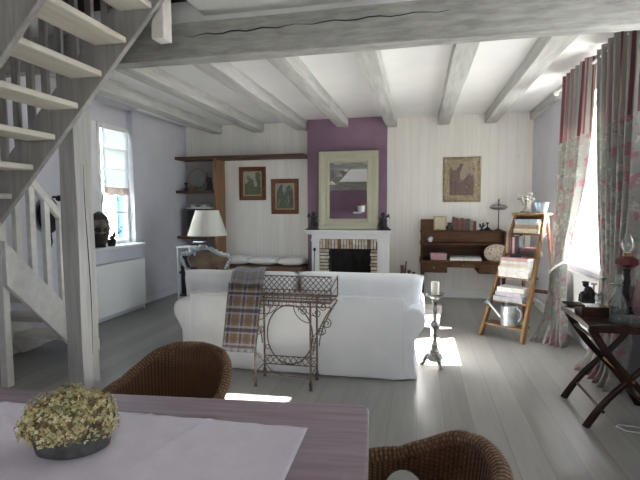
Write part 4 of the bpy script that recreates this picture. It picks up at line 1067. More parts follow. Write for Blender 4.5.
# plaid throw from the sofa cushion over the stand
PY = [(4.30, .885), (4.20, .912), (4.05, .915), (3.94, .918), (3.84, .922), (3.74, .905), (3.62, .875), (3.53, .866), (3.512, .84), (3.508, .74), (3.504, .60), (3.50, .46), (3.498, .34)]
def plaidf(u, v):
    t = v*(len(PY)-1); i = min(int(t), len(PY)-2); f = t-i
    y = lerp(PY[i][0], PY[i+1][0], f); z = lerp(PY[i][1], PY[i+1][1], f)
    k = min(1, max(0, (y-3.5)/.7)); x0 = lerp(-1.585, -1.80, k)+(.06 if z > .8 and y < 3.6 else .06*max(0, (z-.34)/.5) if y < 3.6 else .06); x1 = x0+lerp(.295, .315, k)
    wv = .008*math.sin(u*13+1)*(1 if y < 3.52 else .3)
    return (lerp(x0, x1, u), y-abs(wv), z+(.006*math.sin(u*9) if y > 3.52 else 0))
th = thing('plaid_throw', 'brown and purple plaid wool throw hanging over the iron stand and sofa back', 'throw', (-1.5, 3.52, .34))
blk = MB().grid(plaidf, 22, 60, uvfn=lambda u, v: (u*.30, v*1.45)).build('blanket', M['plaid'], th, smooth=60, solid=.007)
mb = MB()
for i in range(34):
    p = plaidf(i/33, 1); mb.tube([p, (p[0]+.003*math.sin(i), p[1], p[2]-.035)], .0028, 4)
mb.build('fringe', M['plaid'], blk)

# ------------------------------------------------------------------ silver candle stand
cst = thing('candle_stand', 'tall ornate silver floor candlestick beside the right end of the sofa', 'candlestick', (.155, 4.36, 0))
prof = [(0, .055), (.055, .055), (.075, .075), (.066, .11), (.045, .135), (.052, .15), (.034, .17), (.028, .19), (.04, .205), (.022, .225), (.016, .26), (.024, .285), (.015, .31), (.02, .345), (.042, .37), (.046, .395), (.03, .42), (.016, .44), (.022, .47), (.014, .50), (.024, .53), (.015, .56), (.019, .60), (.034, .625), (.03, .64), (.07, .665), (.078, .68), (.07, .68), (.03, .662), (0, .662)]
MB().lathe(prof, 20, (.155, 4.36, 0)).build('stem', M['pewter'], cst, smooth=35)
MB().lathe([(.0, .664), (.0, .664), (.075, .676), (.082, .69), (.076, .69), (.05, .68), (0, .676)], 20, (.155, 4.36, 0)).build('drip_pan', M['pewter'], cst, smooth=35)
for k in range(3):
    a = -PI/2+.5+k*2*PI/3; ca, sa = math.cos(a), math.sin(a); q = lambda r, z: (.155+r*ca, 4.36+r*sa, z)
    mb = MB().tube([q(.03, .12), q(.065, .095), q(.09, .06), q(.095, .035), q(.118, .014)], [.026, .026, .02, .015, .015], 9).ball(q(.114, .013), (.02, .02, .0125), 10, 6)
    mb.build('paw_foot', M['pewter'], cst, smooth=60)
cd = tag(MB().lathe([(0, .678), (.037, .678), (.037, .79), (.034, .80), (.02, .795), (0, .79)], 20, (.155, 4.36, 0)).build('pillar_candle', M['wax'], smooth=40), 'ivory pillar candle on the tall silver candlestick', 'candle')

# ------------------------------------------------------------------ low table beyond the sofa
ct = thing('coffee_table', 'low pale pinkish-white table showing past the right end of the sofa', 'coffee table', (-.38, 5.38, 0), math.radians(-6))
MB().box(-.63, .63, -.40, .40, .22, .30).build('top', M['pinkcloth'], ct, world=False, bevel=.006)
for x in (-.58, .58):
    for y in (-.35, .35): MB().box(x-.025, x+.025, y-.025, y+.025, 0, .22).build('leg', M['pinkcloth'], ct, world=False, bevel=.004)

# ------------------------------------------------------------------ ornate armchair, side table and lamp
ac = thing('ornate_armchair', 'carved blue-white armchair with tan velvet back behind the left end of the sofa', 'armchair', (-2.71, 5.5, 0))
AY = 5.50
half = [(0, .965), (.05, .968), (.11, .945), (.17, .905), (.22, .885), (.28, .885), (.325, .875), (.335, .84), (.315, .80), (.29, .74), (.26, .66), (.235, .56), (.24, .46)]
outl = [(-2.71-a, z) for a, z in reversed(half)]+[(-2.71+a, z) for a, z in half[1:]]
fr = MB().tube([(x, AY-.10*max(0, z-.5)*.5, z) for x, z in outl], [.019+.005*math.sin(i*1.9) for i in range(len(outl))], 9)
fr.tube([(-2.95, AY, .47), (-2.47, AY, .47)], .025, 8)
bfr = fr.build('back_frame', M['bluewhite'], ac, smooth=60)
cv = MB(); rnd = random.Random(11)
for i in range(-9, 10):
    x = i*.034; z = interp([(0, .985), (.11, .96), (.2, .915), (.32, .88)], abs(x)); cv.ball((-2.71+x, AY-.03, z+.008*(i % 2)), (.022+.01*rnd.random(), .02, .016+.01*rnd.random()), 8, 6)
for s in (-1, 1):
    for a, z in ((.335, .86), (.35, .83), (.325, .80), (.31, .76)): cv.ball((-2.71+s*a, AY-.02, z), (.022, .02, .026), 8, 6)
cv.build('carved_crest', M['bluewhite'], bfr, smooth=80)
inn = [(-2.71+(x+2.78)*.93, .47+(z-.47)*.955) for x, z in outl]
nn = len(inn)
def padf(u, v):
    t = u*(nn-1); i = min(int(t), nn-2); f = t-i
    x = lerp(inn[i][0], inn[i+1][0], f); z = lerp(inn[i][1], inn[i+1][1], f)
    cx, cz = -2.71, .70; k = v
    return (lerp(x, cx, k), AY-.035*math.sin(min(1, k*1.6)*PI/2)-.05*max(0, lerp(z, cz, k)-.5), lerp(z, cz, k))
MB().grid(padf, 40, 8).build('back_upholstery', M['velvet'], ac, smooth=80, solid=.012)
MB().box(-2.71-.27, -2.71+.27, AY+.02, AY+.52, .33, .40).build('seat_rail', M['bluewhite'], ac, bevel=.015)
pillow_mb((-2.71, AY+.28, .43), (.50, .48, .13), n=14, pw=4).build('seat_pad', M['velvet'], ac, smooth=180, weld=True)
MB().box(-2.91, -2.51, AY-.05, AY-.036, .49, .73).build('lower_back_panel', M['plumvelvet'], ac, bevel=.01)['label'] = 'plum velvet lower part of the chair back'
for s in (-1, 1):
    MB().tube([(-2.71+s*.27, AY+.02, .68), (-2.71+s*.28, AY+.17, .66), (-2.71+s*.285, AY+.36, .645), (-2.71+s*.29, AY+.44, .60), (-2.71+s*.28, AY+.41, .50), (-2.71+s*.26, AY+.40, .38)], [.02, .02, .025, .026, .02, .022], 9).build('arm', M['bluewhite'], ac, smooth=60)
    MB().tube([(-2.71+s*.24, AY+.49, .36), (-2.71+s*.265, AY+.51, .26), (-2.71+s*.24, AY+.49, .1), (-2.71+s*.255, AY+.53, 0)], [.035, .032, .018, .024], 9).build('leg', M['bluewhite'], ac, smooth=60)
    MB().tube([(-2.71+s*.22, AY+.04, .36), (-2.71+s*.23, AY, .15), (-2.71+s*.235, AY-.05, 0)], [.03, .022, .02], 9).build('leg', M['bluewhite'], ac, smooth=60)

sd = thing('side_table', 'tall white metal side table with thin legs behind the armchair', 'table', (-3.27, 6.27, 0))
MB().box(-3.46, -3.15, 6.08, 6.46, .905, .925).build('top', M['ltplastic'], sd, bevel=.004)
for x in (-3.44, -3.17):
    for y in (6.10, 6.44): MB().box(x-.011, x+.011, y-.011, y+.011, 0, .905).build('leg', M['ltplastic'], sd, bevel=.003)
MB().box(-3.45, -3.16, 6.10, 6.44, .20, .215).build('lower_shelf', M['shelfwood'], sd)
dkb = tag(MB().box(-3.42, -3.19, 6.13, 6.41, .217, .80).build('storage_box', M['dkplastic'], bevel=.02), 'dark storage box under the tall white side table', 'box')
lm = thing('table_lamp', 'table lamp with a large cream cone shade on the tall side table', 'lamp', (-3.27, 6.25, .926))
MB().lathe([(0, 0), (.085, 0), (.085, .012), (.02, .025), (0, .026)], 20, (-3.27, 6.25, .926)).build('base', M['chrome'], lm, smooth=35)
MB().tube([(-3.27, 6.25, .96), (-3.27, 6.25, .985), (-3.035, 6.25, .985), (-3.035, 6.25, 1.40)], .008, 8).build('swing_arm', M['chrome'], lm, smooth=50)
shd = MB().lathe([(.286, 1.085), (.168, 1.452), (.165, 1.452), (.282, 1.085), (.286, 1.085)], 40, (-3.035, 6.25, 0)).build('lamp_shade', M['shade'], lm, smooth=35)
mb = MB()
for k in range(3): a = k*2*PI/3; mb.tube([(-3.035, 6.25, 1.40), (-3.035+  .168*math.cos(a), 6.25+  .168*math.sin(a), 1.445)], .003, 5)
mb.build('shade_carrier', M['chrome'], shd); MB().ball((-3.035, 6.25, 1.26), (.03, .03, .045)).build('bulb', M['ltplastic'], lm, smooth=80)

# mask and plant on the left window sill
mk = thing('carved_head', 'dark carved wooden head standing on the left window sill', 'sculpture', (-4.13, 5.33, .9745))
mb = MB()
def headf(u, v):
    a = 2*PI*u; z = .975+.03+.445*v; r = 1.15*interp([(0, .06), (.12, .08), (.3, .095), (.5, .105), (.7, .10), (.86, .078), (.95, .045), (1, .004)], v)
    front = max(0, math.cos(a-(-.6)))**6
    dn = .028*front*math.exp(-((v-.48)/.09)**2)-.022*max(0, math.cos(a-(-.6-.45)))**14*math.exp(-((v-.58)/.05)**2)-.022*max(0, math.cos(a-(-.6+.45)))**14*math.exp(-((v-.58)/.05)**2)+.014*front*math.exp(-((v-.30)/.05)**2)
    return (-4.13+(r*.95+dn)*math.cos(a), 5.33+(r+dn)*math.sin(a)*1.15, z)
mb.grid(headf, 44, 34, cu=True).build('head', M['darkcarve'], mk, smooth=80)
MB().lathe([(0, 0), (.075, 0), (.07, .02), (.05, .03), (0, .032)], 18, (-4.13, 5.33, .9745)).build('plinth', M['blackiron'], mk, smooth=35)
fm = MB()
def facef(u, v):
    a = -.6+(u-.5)*1.5; z = 1.13+.22*v; r = .1195*(1-.2*(abs(v-.5)*2)**3)
    dn = .004+.028*max(0, math.cos((a+.6)*2.2))**8*math.exp(-((v-.45)/.17)**2)-.014*math.exp(-((v-.66)/.07)**2)*math.exp(-((abs(a+.6)-.33)/.16)**2)+.012*math.exp(-((v-.16)/.06)**2)*math.exp(-((a+.6)/.25)**2)
    return (-4.13+(r*.97+dn)*math.cos(a), 5.33+(r+dn)*math.sin(a)*1.15, z)
fm.grid(facef, 26, 26).build('face', plain('worn_bronze_face', (.20, .165, .14), .35, .5, var=.3, scale=30), mk, smooth=80)['label'] = 'worn bronze-coloured face of the carved head'
pl = thing('sill_plant', 'small dark twiggy plant beside the carved head on the left window sill', 'plant', (-4.12, 5.55, .97))
MB().lathe([(0, 0), (.05, 0), (.065, .09), (.058, .09), (.05, .07), (0, .07)], 16, (-4.12, 5.55, .9745)).build('pot', M['blackiron'], pl, smooth=40)
rnd = random.Random(4); tw = MB(); lf = MB()
for k in range(9):
    a = rnd.uniform(0, 6.28); h = rnd.uniform(.10, .34); sp_ = rnd.uniform(.03, .12)
    p0 = (-4.12, 5.55, 1.035); p1 = (-4.12+sp_*.5*math.cos(a), 5.55+sp_*.6*math.sin(a), 1.035+h*.6); p2 = (-4.12+sp_*math.cos(a), 5.55+sp_*1.2*math.sin(a), 1.035+h)
    tw.tube([p0, p1, p2], [.004, .003, .002], 5)
    for q in range(5):
        c = Vector(p0).lerp(Vector(p2), .35+.16*q); lf.ball((c.x+rnd.uniform(-.02, .02), c.y+rnd.uniform(-.03, .03), c.z), (.018, .022, .009), 6, 4)
tw.build('stems', M['twig'], pl); lf.build('leaves', M['twig'], pl, smooth=80)

# ------------------------------------------------------------------ curtains
def curtain_mb(prof, nf, amp, z0, z1, nz=64, nu=150, seed=0, wcloth=1.9):
    """prof(z) -> (x0,y0,x1,y1, amplitude) of the two edges at height z"""
    def fn(u, v):
        z = lerp(z0, z1, v); x0, y0, x1, y1, am = prof(z)
        ph = u*nf*2*PI+seed+.5*math.sin(u*7+seed)+.25*math.sin(z*1.3+u*5)
        dx, dy = x1-x0, y1-y0; l = math.hypot(dx, dy) or 1
        nx, ny = dy/l, -dx/l
        w = am*(math.sin(ph)+.28*math.sin(ph*2.1+z*.9))
        return (lerp(x0, x1, u)+nx*w, lerp(y0, y1, u)+ny*w, z)
    return MB().grid(fn, nu, nz, uvfn=lambda u, v: (u*wcloth, lerp(z0, z1, v)))
def tab(*rows):
    rows = sorted(rows)
    def f(z):
        return tuple(interp([(r[0], r[1][k]) for r in rows], z) for k in range(5))
    return f
lc = thing('curtain', 'left curtain, tied back with a white ring, pink striped above and grey floral below', 'curtain', (1.55, 5.3, 0), 0, None)
lprof = tab((2.92, (1.56, 5.60, 1.58, 4.86, .042)), (2.2, (1.56, 5.68, 1.58, 4.90, .042)), (1.75, (1.55, 5.72, 1.58, 5.02, .04)), (1.4, (1.54, 5.70, 1.58, 5.20, .036)), (1.0, (1.53, 5.74, 1.57, 5.40, .028)), (.78, (1.51, 5.72, 1.56, 5.42, .024)), (.5, (1.48, 5.66, 1.55, 5.38, .026)), (.2, (1.43, 5.62, 1.54, 5.30, .036)), (.03, (1.27, 5.42, 1.52, 5.22, .055)), (.006, (1.24, 5.40, 1.52, 5.18, .055)))
curtain_mb(lprof, 5.5, 1, .006, 2.90, seed=.6, wcloth=1.35).build('cloth', M['curtain'], lc, smooth=80, solid=.004)
ring = []
for i in range(30):
    t = 2*PI*i/30; ring.append((1.53+.07*math.cos(t), 5.56+.20*math.sin(t), .80-.09*math.sin(t-.3)))
MB().tube(ring, .012, 8, closed=True).build('tie_back_ring', M['white'], lc, smooth=60)['label'] = 'white tie-back ring'
MB().tube([(1.55, 5.75, .80), (1.72, 5.95, .86)], .008, 6).build('tie_back_hook', M['white'], lc, smooth=60)
rc = thing('curtain', 'right curtain hanging nearest the viewer behind the folding tray table', 'curtain', (1.62, 4.2, 0), 0, None)
rprof = tab((2.92, (1.60, 4.70, 1.61, 3.78, .05)), (2.2, (1.60, 4.67, 1.61, 3.79, .05)), (1.5, (1.59, 4.58, 1.60, 3.80, .045)), (.9, (1.585, 4.46, 1.59, 3.88, .04)), (.4, (1.56, 4.46, 1.58, 3.90, .045)), (.12, (1.51, 4.52, 1.56, 3.93, .055)), (.006, (1.44, 4.58, 1.54, 3.95, .06)))
curtain_mb(rprof, 6.5, 1, .006, 2.90, seed=2.2, wcloth=1.75).build('cloth', M['curtain'], rc, smooth=80, solid=.004)
cr = thing('curtain_rod', 'pale curtain rod above the right window carrying both curtains', 'curtain rod', (1.59, 4.8, 2.83))
MB().tube([(1.59, 6.05, 2.835), (1.59, 3.55, 2.835)], .013, 10).build('rod', M['white'], cr, smooth=40)
for y in (6.08, 3.52): MB().ball((1.59, y, 2.835), .032).build('finial', M['white'], cr, smooth=80)
for y in (5.95, 3.62): MB().tube([(1.59, y, 2.835), (1.72, y, 2.86)], .009, 6).build('bracket', M['white'], cr, smooth=40)

# ------------------------------------------------------------------ folding tray table and its things
tt = thing('tray_table', 'dark mahogany folding tray table with crossed legs at the right edge', 'table', (1.37, 3.56, 0))
TX0, TX1, TY0, TY1, TZ = 1.09, 1.66, 3.23, 3.84, .715
MB().box(TX0, TX1, TY0, TY1, TZ-.022, TZ).build('tray_bottom', M['mahogany'], tt, bevel=.004)
def gallery(p, q, h=.055, out=(0, 0)):
    """scalloped raised rim board from p to q"""
    n = 24; mb = MB(); d = Vector((q[0]-p[0], q[1]-p[1])); L = d.length; d /= L; nn_ = Vector((-d.y, d.x))*.007
    for i in range(n+1):
        t = i/n; e = min(t, 1-t); zz = TZ+h*min(1, .25+.75*(math.sin(min(1, e*3.2)*PI/2)))-.012*max(0, math.cos((t-.5)*14))*(abs(t-.5) < .11)
        x, y = p[0]+d.x*L*t, p[1]+d.y*L*t
        mb.v += [(x-nn_.x, y-nn_.y, TZ-.02), (x+nn_.x, y+nn_.y, TZ-.02), (x+nn_.x, y+nn_.y, zz), (x-nn_.x, y-nn_.y, zz)]
    for i in range(n):
        for k in range(4): mb.f.append((i*4+k, i*4+(k+1) % 4, (i+1)*4+(k+1) % 4, (i+1)*4+k))
    mb.f.append((0, 1, 2, 3)); mb.f.append((n*4+3, n*4+2, n*4+1, n*4)); return mb
for p, q in (((TX0, TY0), (TX1, TY0)), ((TX0, TY1), (TX1, TY1)), ((TX0, TY0), (TX0, TY1)), ((TX1, TY0), (TX1, TY1))):
    gallery(p, q, .022).build('tray_rim', M['mahogany'], tt, bevel=.002)
for y, fl in ((3.31, 1), (3.80, 1)):
    for s in (1, -1):
        xa, xb = (TX0+.03, TX1-.03) if s > 0 else (TX1-.03, TX0+.03)
        pts = []
        for i in range(15):
            t = i/14; bow = .022*math.sin(t*2*PI)
            pts.append((lerp(xa, xb, t)-s*bow*.8, y+(.018 if s > 0 else -.018), lerp(.0, TZ-.022, t)+bow*.3))
        MB().tube(pts, [.021+.006*abs(2*i/14-1) for i in range(15)], 8, flat=.62).build('crossed_leg', M['mahogany'], tt, smooth=50)
for x, z in ((TX0+.10, .13), (TX1-.10, .13), (TX0+.06, .60), (TX1-.06, .60)):
    MB().tube([(x+.02*(1 if x < 1.37 else -1), 3.29, z), (x+.02*(1 if x < 1.37 else -1), 3.82, z)], .011, 8).build('stretcher', M['mahogany'], tt, smooth=50)
MB().tube([(1.375, 3.27, .35), (1.375, 3.84, .35)], .009, 8).build('pivot_rod', M['brass'], tt, smooth=50)
for y in (3.31, 3.80): MB().box(TX0+.02, TX1-.02, y-.03, y+.03, TZ-.05, TZ-.022).build('tray_bearer', M['mahogany'], tt, bevel=.003)

bk = tag(MB().box(1.125, 1.30, 3.50, 3.66, TZ+.001, TZ+.075).build('dark_casket', M['mahogany'], bevel=.006), 'small dark wooden casket on the left of the tray table', 'box')
tag(MB().box(1.03, 1.145, 3.50, 3.62, TZ+.076, TZ+.088).build('dark_tablet', M['soot'], bevel=.003), 'flat dark tablet projecting left from the top of the small casket', 'tablet')
sm = thing('seated_figurine', 'black seated figure statuette on the small dark casket', 'figurine', (1.185, 3.58, TZ+.0885))
bx_, by_, bz_ = 1.185, 3.585, TZ+.0885
MB().box(bx_-.04, bx_+.045, by_-.03, by_+.03, bz_-.0005, bz_+.035).build('seat_block', M['blackiron'], sm, bevel=.008)
mb = MB().tube([(bx_+.012, by_, bz_+.03), (bx_+.018, by_, bz_+.065), (bx_+.002, by_, bz_+.10), (bx_-.008, by_, bz_+.115)], [.032, .034, .028, .014], 10)
mb.ball((bx_-.014, by_, bz_+.132), (.021, .018, .021)).ball((bx_-.016, by_, bz_+.148), (.026, .024, .008))
for s in (-1, 1):
    mb.tube([(bx_+.005, by_+s*.018, bz_+.04), (bx_-.04, by_+s*.02, bz_+.05), (bx_-.043, by_+s*.02, bz_+.005)], [.018, .015, .011], 8)
    mb.tube([(bx_, by_+s*.028, bz_+.10), (bx_-.008, by_+s*.035, bz_+.07), (bx_-.035, by_+s*.02, bz_+.066)], [.012, .011, .009], 8)
mb.build('figure', M['blackiron'], sm, smooth=70)
tag(MB().ball((1.325, 3.64, TZ+.034), (.034, .034, .034), 16, 10).build('yellow_fruit', plain('ochre_yellow_fruit', (.33, .25, .06), .5)), 'small ochre-yellow fruit behind the casket on the tray table', 'fruit')
tag(MB().lathe([(0, .0), (.10, .0), (.155, .016), (.158, .020), (.15, .020), (.098, .006), (0, .006)], 36, (1.36, 3.42, TZ+.001)).build('glass_plate', M['clearglass'], smooth=40), 'round glass plate at the front of the tray table', 'plate')
dc = thing('glass_decanter', 'clear glass decanter with a round stopper on the tray table', 'decanter', (1.40, 3.50, TZ))
MB().lathe([(0, .002), (.055, .002), (.068, .03), (.066, .08), (.04, .13), (.02, .165), (.018, .21), (.028, .225), (.024, .225), (.014, .21), (.016, .165), (.036, .128), (.06, .08), (.062, .03), (.05, .01), (0, .01)], 24, (1.40, 3.62, TZ)).build('bottle', M['clearglass'], dc, smooth=50)
MB().lathe([(0, .20), (.012, .205), (.013, .228), (.026, .245), (.03, .27), (.02, .295), (0, .30)], 16, (1.40, 3.62, TZ)).build('stopper', M['clearglass'], dc, smooth=50)
cn = thing('silver_candelabrum', 'small silver candelabrum on the tray table left of the decanter', 'candelabrum', (1.345, 3.74, TZ))
mb = MB().lathe([(0, 0), (.05, 0), (.05, .008), (.02, .02), (.009, .04), (.009, .13), (.016, .14), (.009, .15), (.008, .22), (.02, .235), (.02, .25), (0, .25)], 14, (1.345, 3.76, TZ+.001)); mb.build('stem', M['pewter'], cn, smooth=40)
for s in (-1, 1):
    MB().tube([(1.345, 3.76, TZ+.14), (1.345+s*.03, 3.76, TZ+.115), (1.345+s*.06, 3.76, TZ+.14), (1.345+s*.06, 3.76, TZ+.19)], .006, 7).lathe([(0, 0), (.02, .002), (.02, .016), (0, .016)], 12, (1.345+s*.06, 3.76, TZ+.19)).build('branch', M['pewter'], cn, smooth=50)
ol = thing('oil_lamp', 'oil lamp with ruby glass font and clear globe standing on the tray table', 'oil lamp', (1.46, 3.67, TZ)); X_, Y_ = 1.462, 3.67
MB().lathe([(0, .001), (.06, .001), (.062, .015), (.035, .035), (.022, .06), (.028, .12), (.02, .18), (.03, .24), (.022, .30), (.03, .335), (0, .335)], 18, (X_, Y_, TZ)).build('stem', M['blackiron'], ol, smooth=40)
MB().lathe([(0, .335), (.05, .34), (.078, .365), (.07, .40), (.04, .42), (0, .42)], 22, (X_, Y_, TZ)).build('oil_font', M['redglass'], ol, smooth=50)
MB().lathe([(0, .42), (.026, .42), (.026, .445), (0, .445)], 14, (X_, Y_, TZ)).build('burner', M['brass'], ol, smooth=40)
MB().lathe([(.02, .445), (.026, .455), (.042, .485), (.045, .51), (.034, .54), (.022, .565), (.021, .58)], 18, (X_, Y_, TZ)).build('glass_globe', M['clearglass'], ol, smooth=60)
tag(MB().lathe([(0, .001), (.05, .001), (.06, .03), (.07, .13), (.06, .20), (.035, .24), (.03, .235), (.055, .19), (.064, .13), (.055, .03), (0, .01)], 24, (1.545, 3.60, TZ)).build('pink_glass_jar', glass('pale_pink_glass', (.82, .70, .69), .06, .06, (.5, .36, .35), .22), smooth=50), 'pale pinkish glass jar at the right edge of the photo on the tray table', 'jar')
tag(MB().lathe([(0, .001), (.03, .001), (.034, .004), (.006, .012), (.005, .06), (.03, .085), (.034, .13), (.032, .13), (.026, .085), (0, .07)], 18, (1.30, 3.74, TZ)).build('stemmed_glass', M['clearglass'], smooth=50), 'small stemmed glass behind the yellow fruit on the tray table', 'glass')
# white cable looped on the floor
tag(MB().tube([(1.70, 3.15, .006), (1.55, 3.33, .006), (1.44, 3.39, .006), (1.35, 3.40, .006), (1.32, 3.37, .006), (1.36, 3.31, .006), (1.45, 3.30, .006), (1.58, 3.20, .006), (1.70, 3.0, .006)], .0045, 6).build('floor_cable', M['cable'], smooth=60), 'thin white cable looped on the floor by the tray table legs', 'cable')

# ------------------------------------------------------------------ dining table
TA = math.atan2(.138, 1.478); TL, TW, TH = 2.25, .98, .77
dt = thing('dining_table', 'big mauve-grey limed wooden dining table in the foreground', 'table', (-.162, 1.647, 0), TA)
# local: x from -TL to 0, y from -TW to 0
def tpoly(g=0):
    pts = [(-TL+g, -g), (-.05-g, -g)]
    for i in range(5): t = PI/2-i*PI/8; pts.append((-.045-g+.035*math.cos(t), -.035-g+.035*math.sin(t)))
    for i in range(1, 12): t = i/12; pts.append((-.012-g+.012*math.sin(PI*t)-.018*t, lerp(-.035, -TW+.035, t)))
    for i in range(5): t = -i*PI/8; pts.append((-.063-g+.035*math.cos(t), -TW+.035+g+.035*math.sin(t)))
    pts.append((-TL+g, -TW+g)); return pts
MB().prism(tpoly(), 'Z', TH-.038, TH).build('tabletop', M['tabletop'], dt, world=False, bevel=.008, bseg=3, smooth=40)
MB().prism(tpoly(.0), 'Z', TH-.052, TH-.0385).build('edge_moulding', M['tablebody'], dt, world=False, bevel=.004, smooth=40)
mb = MB(); a = .09
mb.box(-TL+a, -a, -a-.022, -a, TH-.085, TH-.052).box(-TL+a, -a, -TW+a, -TW+a+.022, TH-.085, TH-.052).box(-a-.022, -a, -TW+a, -a, TH-.085, TH-.052).box(-TL+a, -TL+a+.022, -TW+a, -a, TH-.085, TH-.052)
mb.build('apron', M['tablebody'], dt, world=False, bevel=.003)
for x in (-.66, -TL+a+.035):
    for y in (-a-.035, -TW+a+.035):
        MB().tube([(x, y, TH-.053), (x, y, TH-.19), (x, y, TH-.20), (x, y, TH-.24), (x, y, .3), (x, y, .08), (x, y, 0)], [.046, .046, .03, .042, .036, .026, .032], 12).build('leg', M['tablebody'], dt, world=False, smooth=40)
tr = thing('table_runner', 'lilac-white linen runner lying along the dining table', 'table runner', (-.35, 1.42, TH+.001), math.radians(1.6))
def runf(u, v):
    x, y = lerp(-1.85, 0, u), lerp(-.60, 0, v)
    f = .0045*math.exp(-((x+.34-.30*y)/.012)**2)+.006*math.exp(-((x+.56-.55*y)/.012)**2)+.005*math.exp(-((x+.95-.3*y)/.013)**2)+.004*math.exp(-((x+1.15+.4*y)/.013)**2)+.0012*(1+math.sin(x*31+y*17)*math.sin(x*13-y*29))
    return (x, y+.002*math.sin(x*60), .0022+f)
MB().grid(runf, 150, 50).build('cloth', M['linen'], tr, world=False, smooth=60, solid=.002)
hm = MB()
hm.tube([runf(i/40, .985)[:2]+(runf(i/40, .985)[2]+.0006,) for i in range(41)], .0022, 5)
hm.build('hem', M['linen'], tr, world=False, smooth=60)

# zinc bowl with dried hydrangeas
bw = thing('zinc_bowl', 'weathered oval zinc bowl of dried hydrangeas on the table runner', 'bowl', (-1.005, 1.145, TH+.0065), math.radians(24))
MB().lathe([(0, 0), (.095, 0), (.112, .008), (.122, .045), (.130, .090), (.134, .093), (.130, .097), (.124, .091), (.116, .046), (.10, .014), (0, .012)], 40, (0, 0, 0), .9, .6).build('bowl', M['darkzinc'], bw, world=False, smooth=40)
rnd = random.Random(21)
PCOL = [plain('dried_petal_cream', (.74, .66, .40), .8, var=.12, scale=90), plain('dried_petal_straw', (.56, .46, .22), .8, var=.15, scale=90), plain('dried_petal_brown', (.20, .135, .065), .8, var=.15, scale=90), plain('dried_petal_greenish', (.52, .50, .25), .8, var=.12, scale=90)]
PCOL.append(plain('dried_flower_core', (.30, .235, .115), .9, var=.3, scale=120, bmp=.5, bscale=200))
heads = [(-.10, .0, .115, .072), (-.02, .035, .13, .07), (.075, .01, .115, .07), (-.06, -.065, .095, .062), (.03, -.06, .10, .064), (.125, -.02, .085, .052), (-.15, -.01, .085, .05), (.0, .0, .145, .06), (-.11, .055, .10, .055), (.09, .06, .10, .055)]
hlab = 'dried hydrangea flower head'
where = ['at the upper left of the zinc bowl', 'at the back middle of the zinc bowl', 'at the upper right of the zinc bowl', 'at the front left, hanging over the zinc bowl rim', 'at the front right, hanging over the zinc bowl rim', 'at the far right end of the zinc bowl', 'at the far left end of the zinc bowl', 'topmost in the middle of the zinc bowl', 'at the back left of the zinc bowl', 'at the back right of the zinc bowl']
for hi, (hx_, hy_, hz_, hr) in enumerate([(a*.66, b*.8, c*.92+.002, d*.90) for a, b, c, d in heads]):
    f = thing('hydrangea_head', 'dried cream-brown hydrangea head '+where[hi], 'dried flower', (-1.005, 1.145, TH+.0065), math.radians(24), 'dried hydrangeas in the bowl')
    mb = MB(); n = int(270*(hr/.065)**2)
    for k in range(n):
        ph = math.acos(1-2*(k+.5)/n); th_ = k*2.399963
        d = Vector((math.sin(ph)*math.cos(th_), math.sin(ph)*math.sin(th_), math.cos(ph)))
        if d.z < -.55: continue
        c = Vector((hx_, hy_, hz_))+d*hr*rnd.uniform(.84, 1.10)
        t1 = d.orthogonal().normalized(); t2 = d.cross(t1); s = rnd.uniform(.006, .0095); col = rnd.choice([0, 0, 1, 1, 1, 2, 3]); a0 = rnd.uniform(0, PI)
        tilt = Vector((rnd.uniform(-.5, .5), rnd.uniform(-.5, .5), rnd.uniform(-.5, .5)))
        dd = (d+tilt).normalized(); t1 = dd.orthogonal().normalized(); t2 = dd.cross(t1)
        for q in range(4):
            a = a0+q*PI/2; e1 = t1*math.cos(a)+t2*math.sin(a); e2 = -t1*math.sin(a)+t2*math.cos(a)
            b = len(mb.v)
            mb.v += [tuple(c), tuple(c+e1*s*.6+e2*s*.45+dd*s*.2), tuple(c+e1*s*1.1+dd*s*.45), tuple(c+e1*s*.6-e2*s*.45+dd*s*.2)]
            mb.mi[len(mb.f)] = col; mb.f.append((b, b+1, b+2, b+3))
    mb.build('petals', PCOL, f, world=False, smooth=80)
    MB().ball((hx_, hy_, hz_), hr*.80, 14, 10).build('flower_core', PCOL[4], f, world=False, smooth=80)
    MB().tube([(hx_, hy_, hz_-hr*.6), (hx_*.7, hy_*.6, .02)], .004, 5).build('stem', PCOL[2], f, world=False)

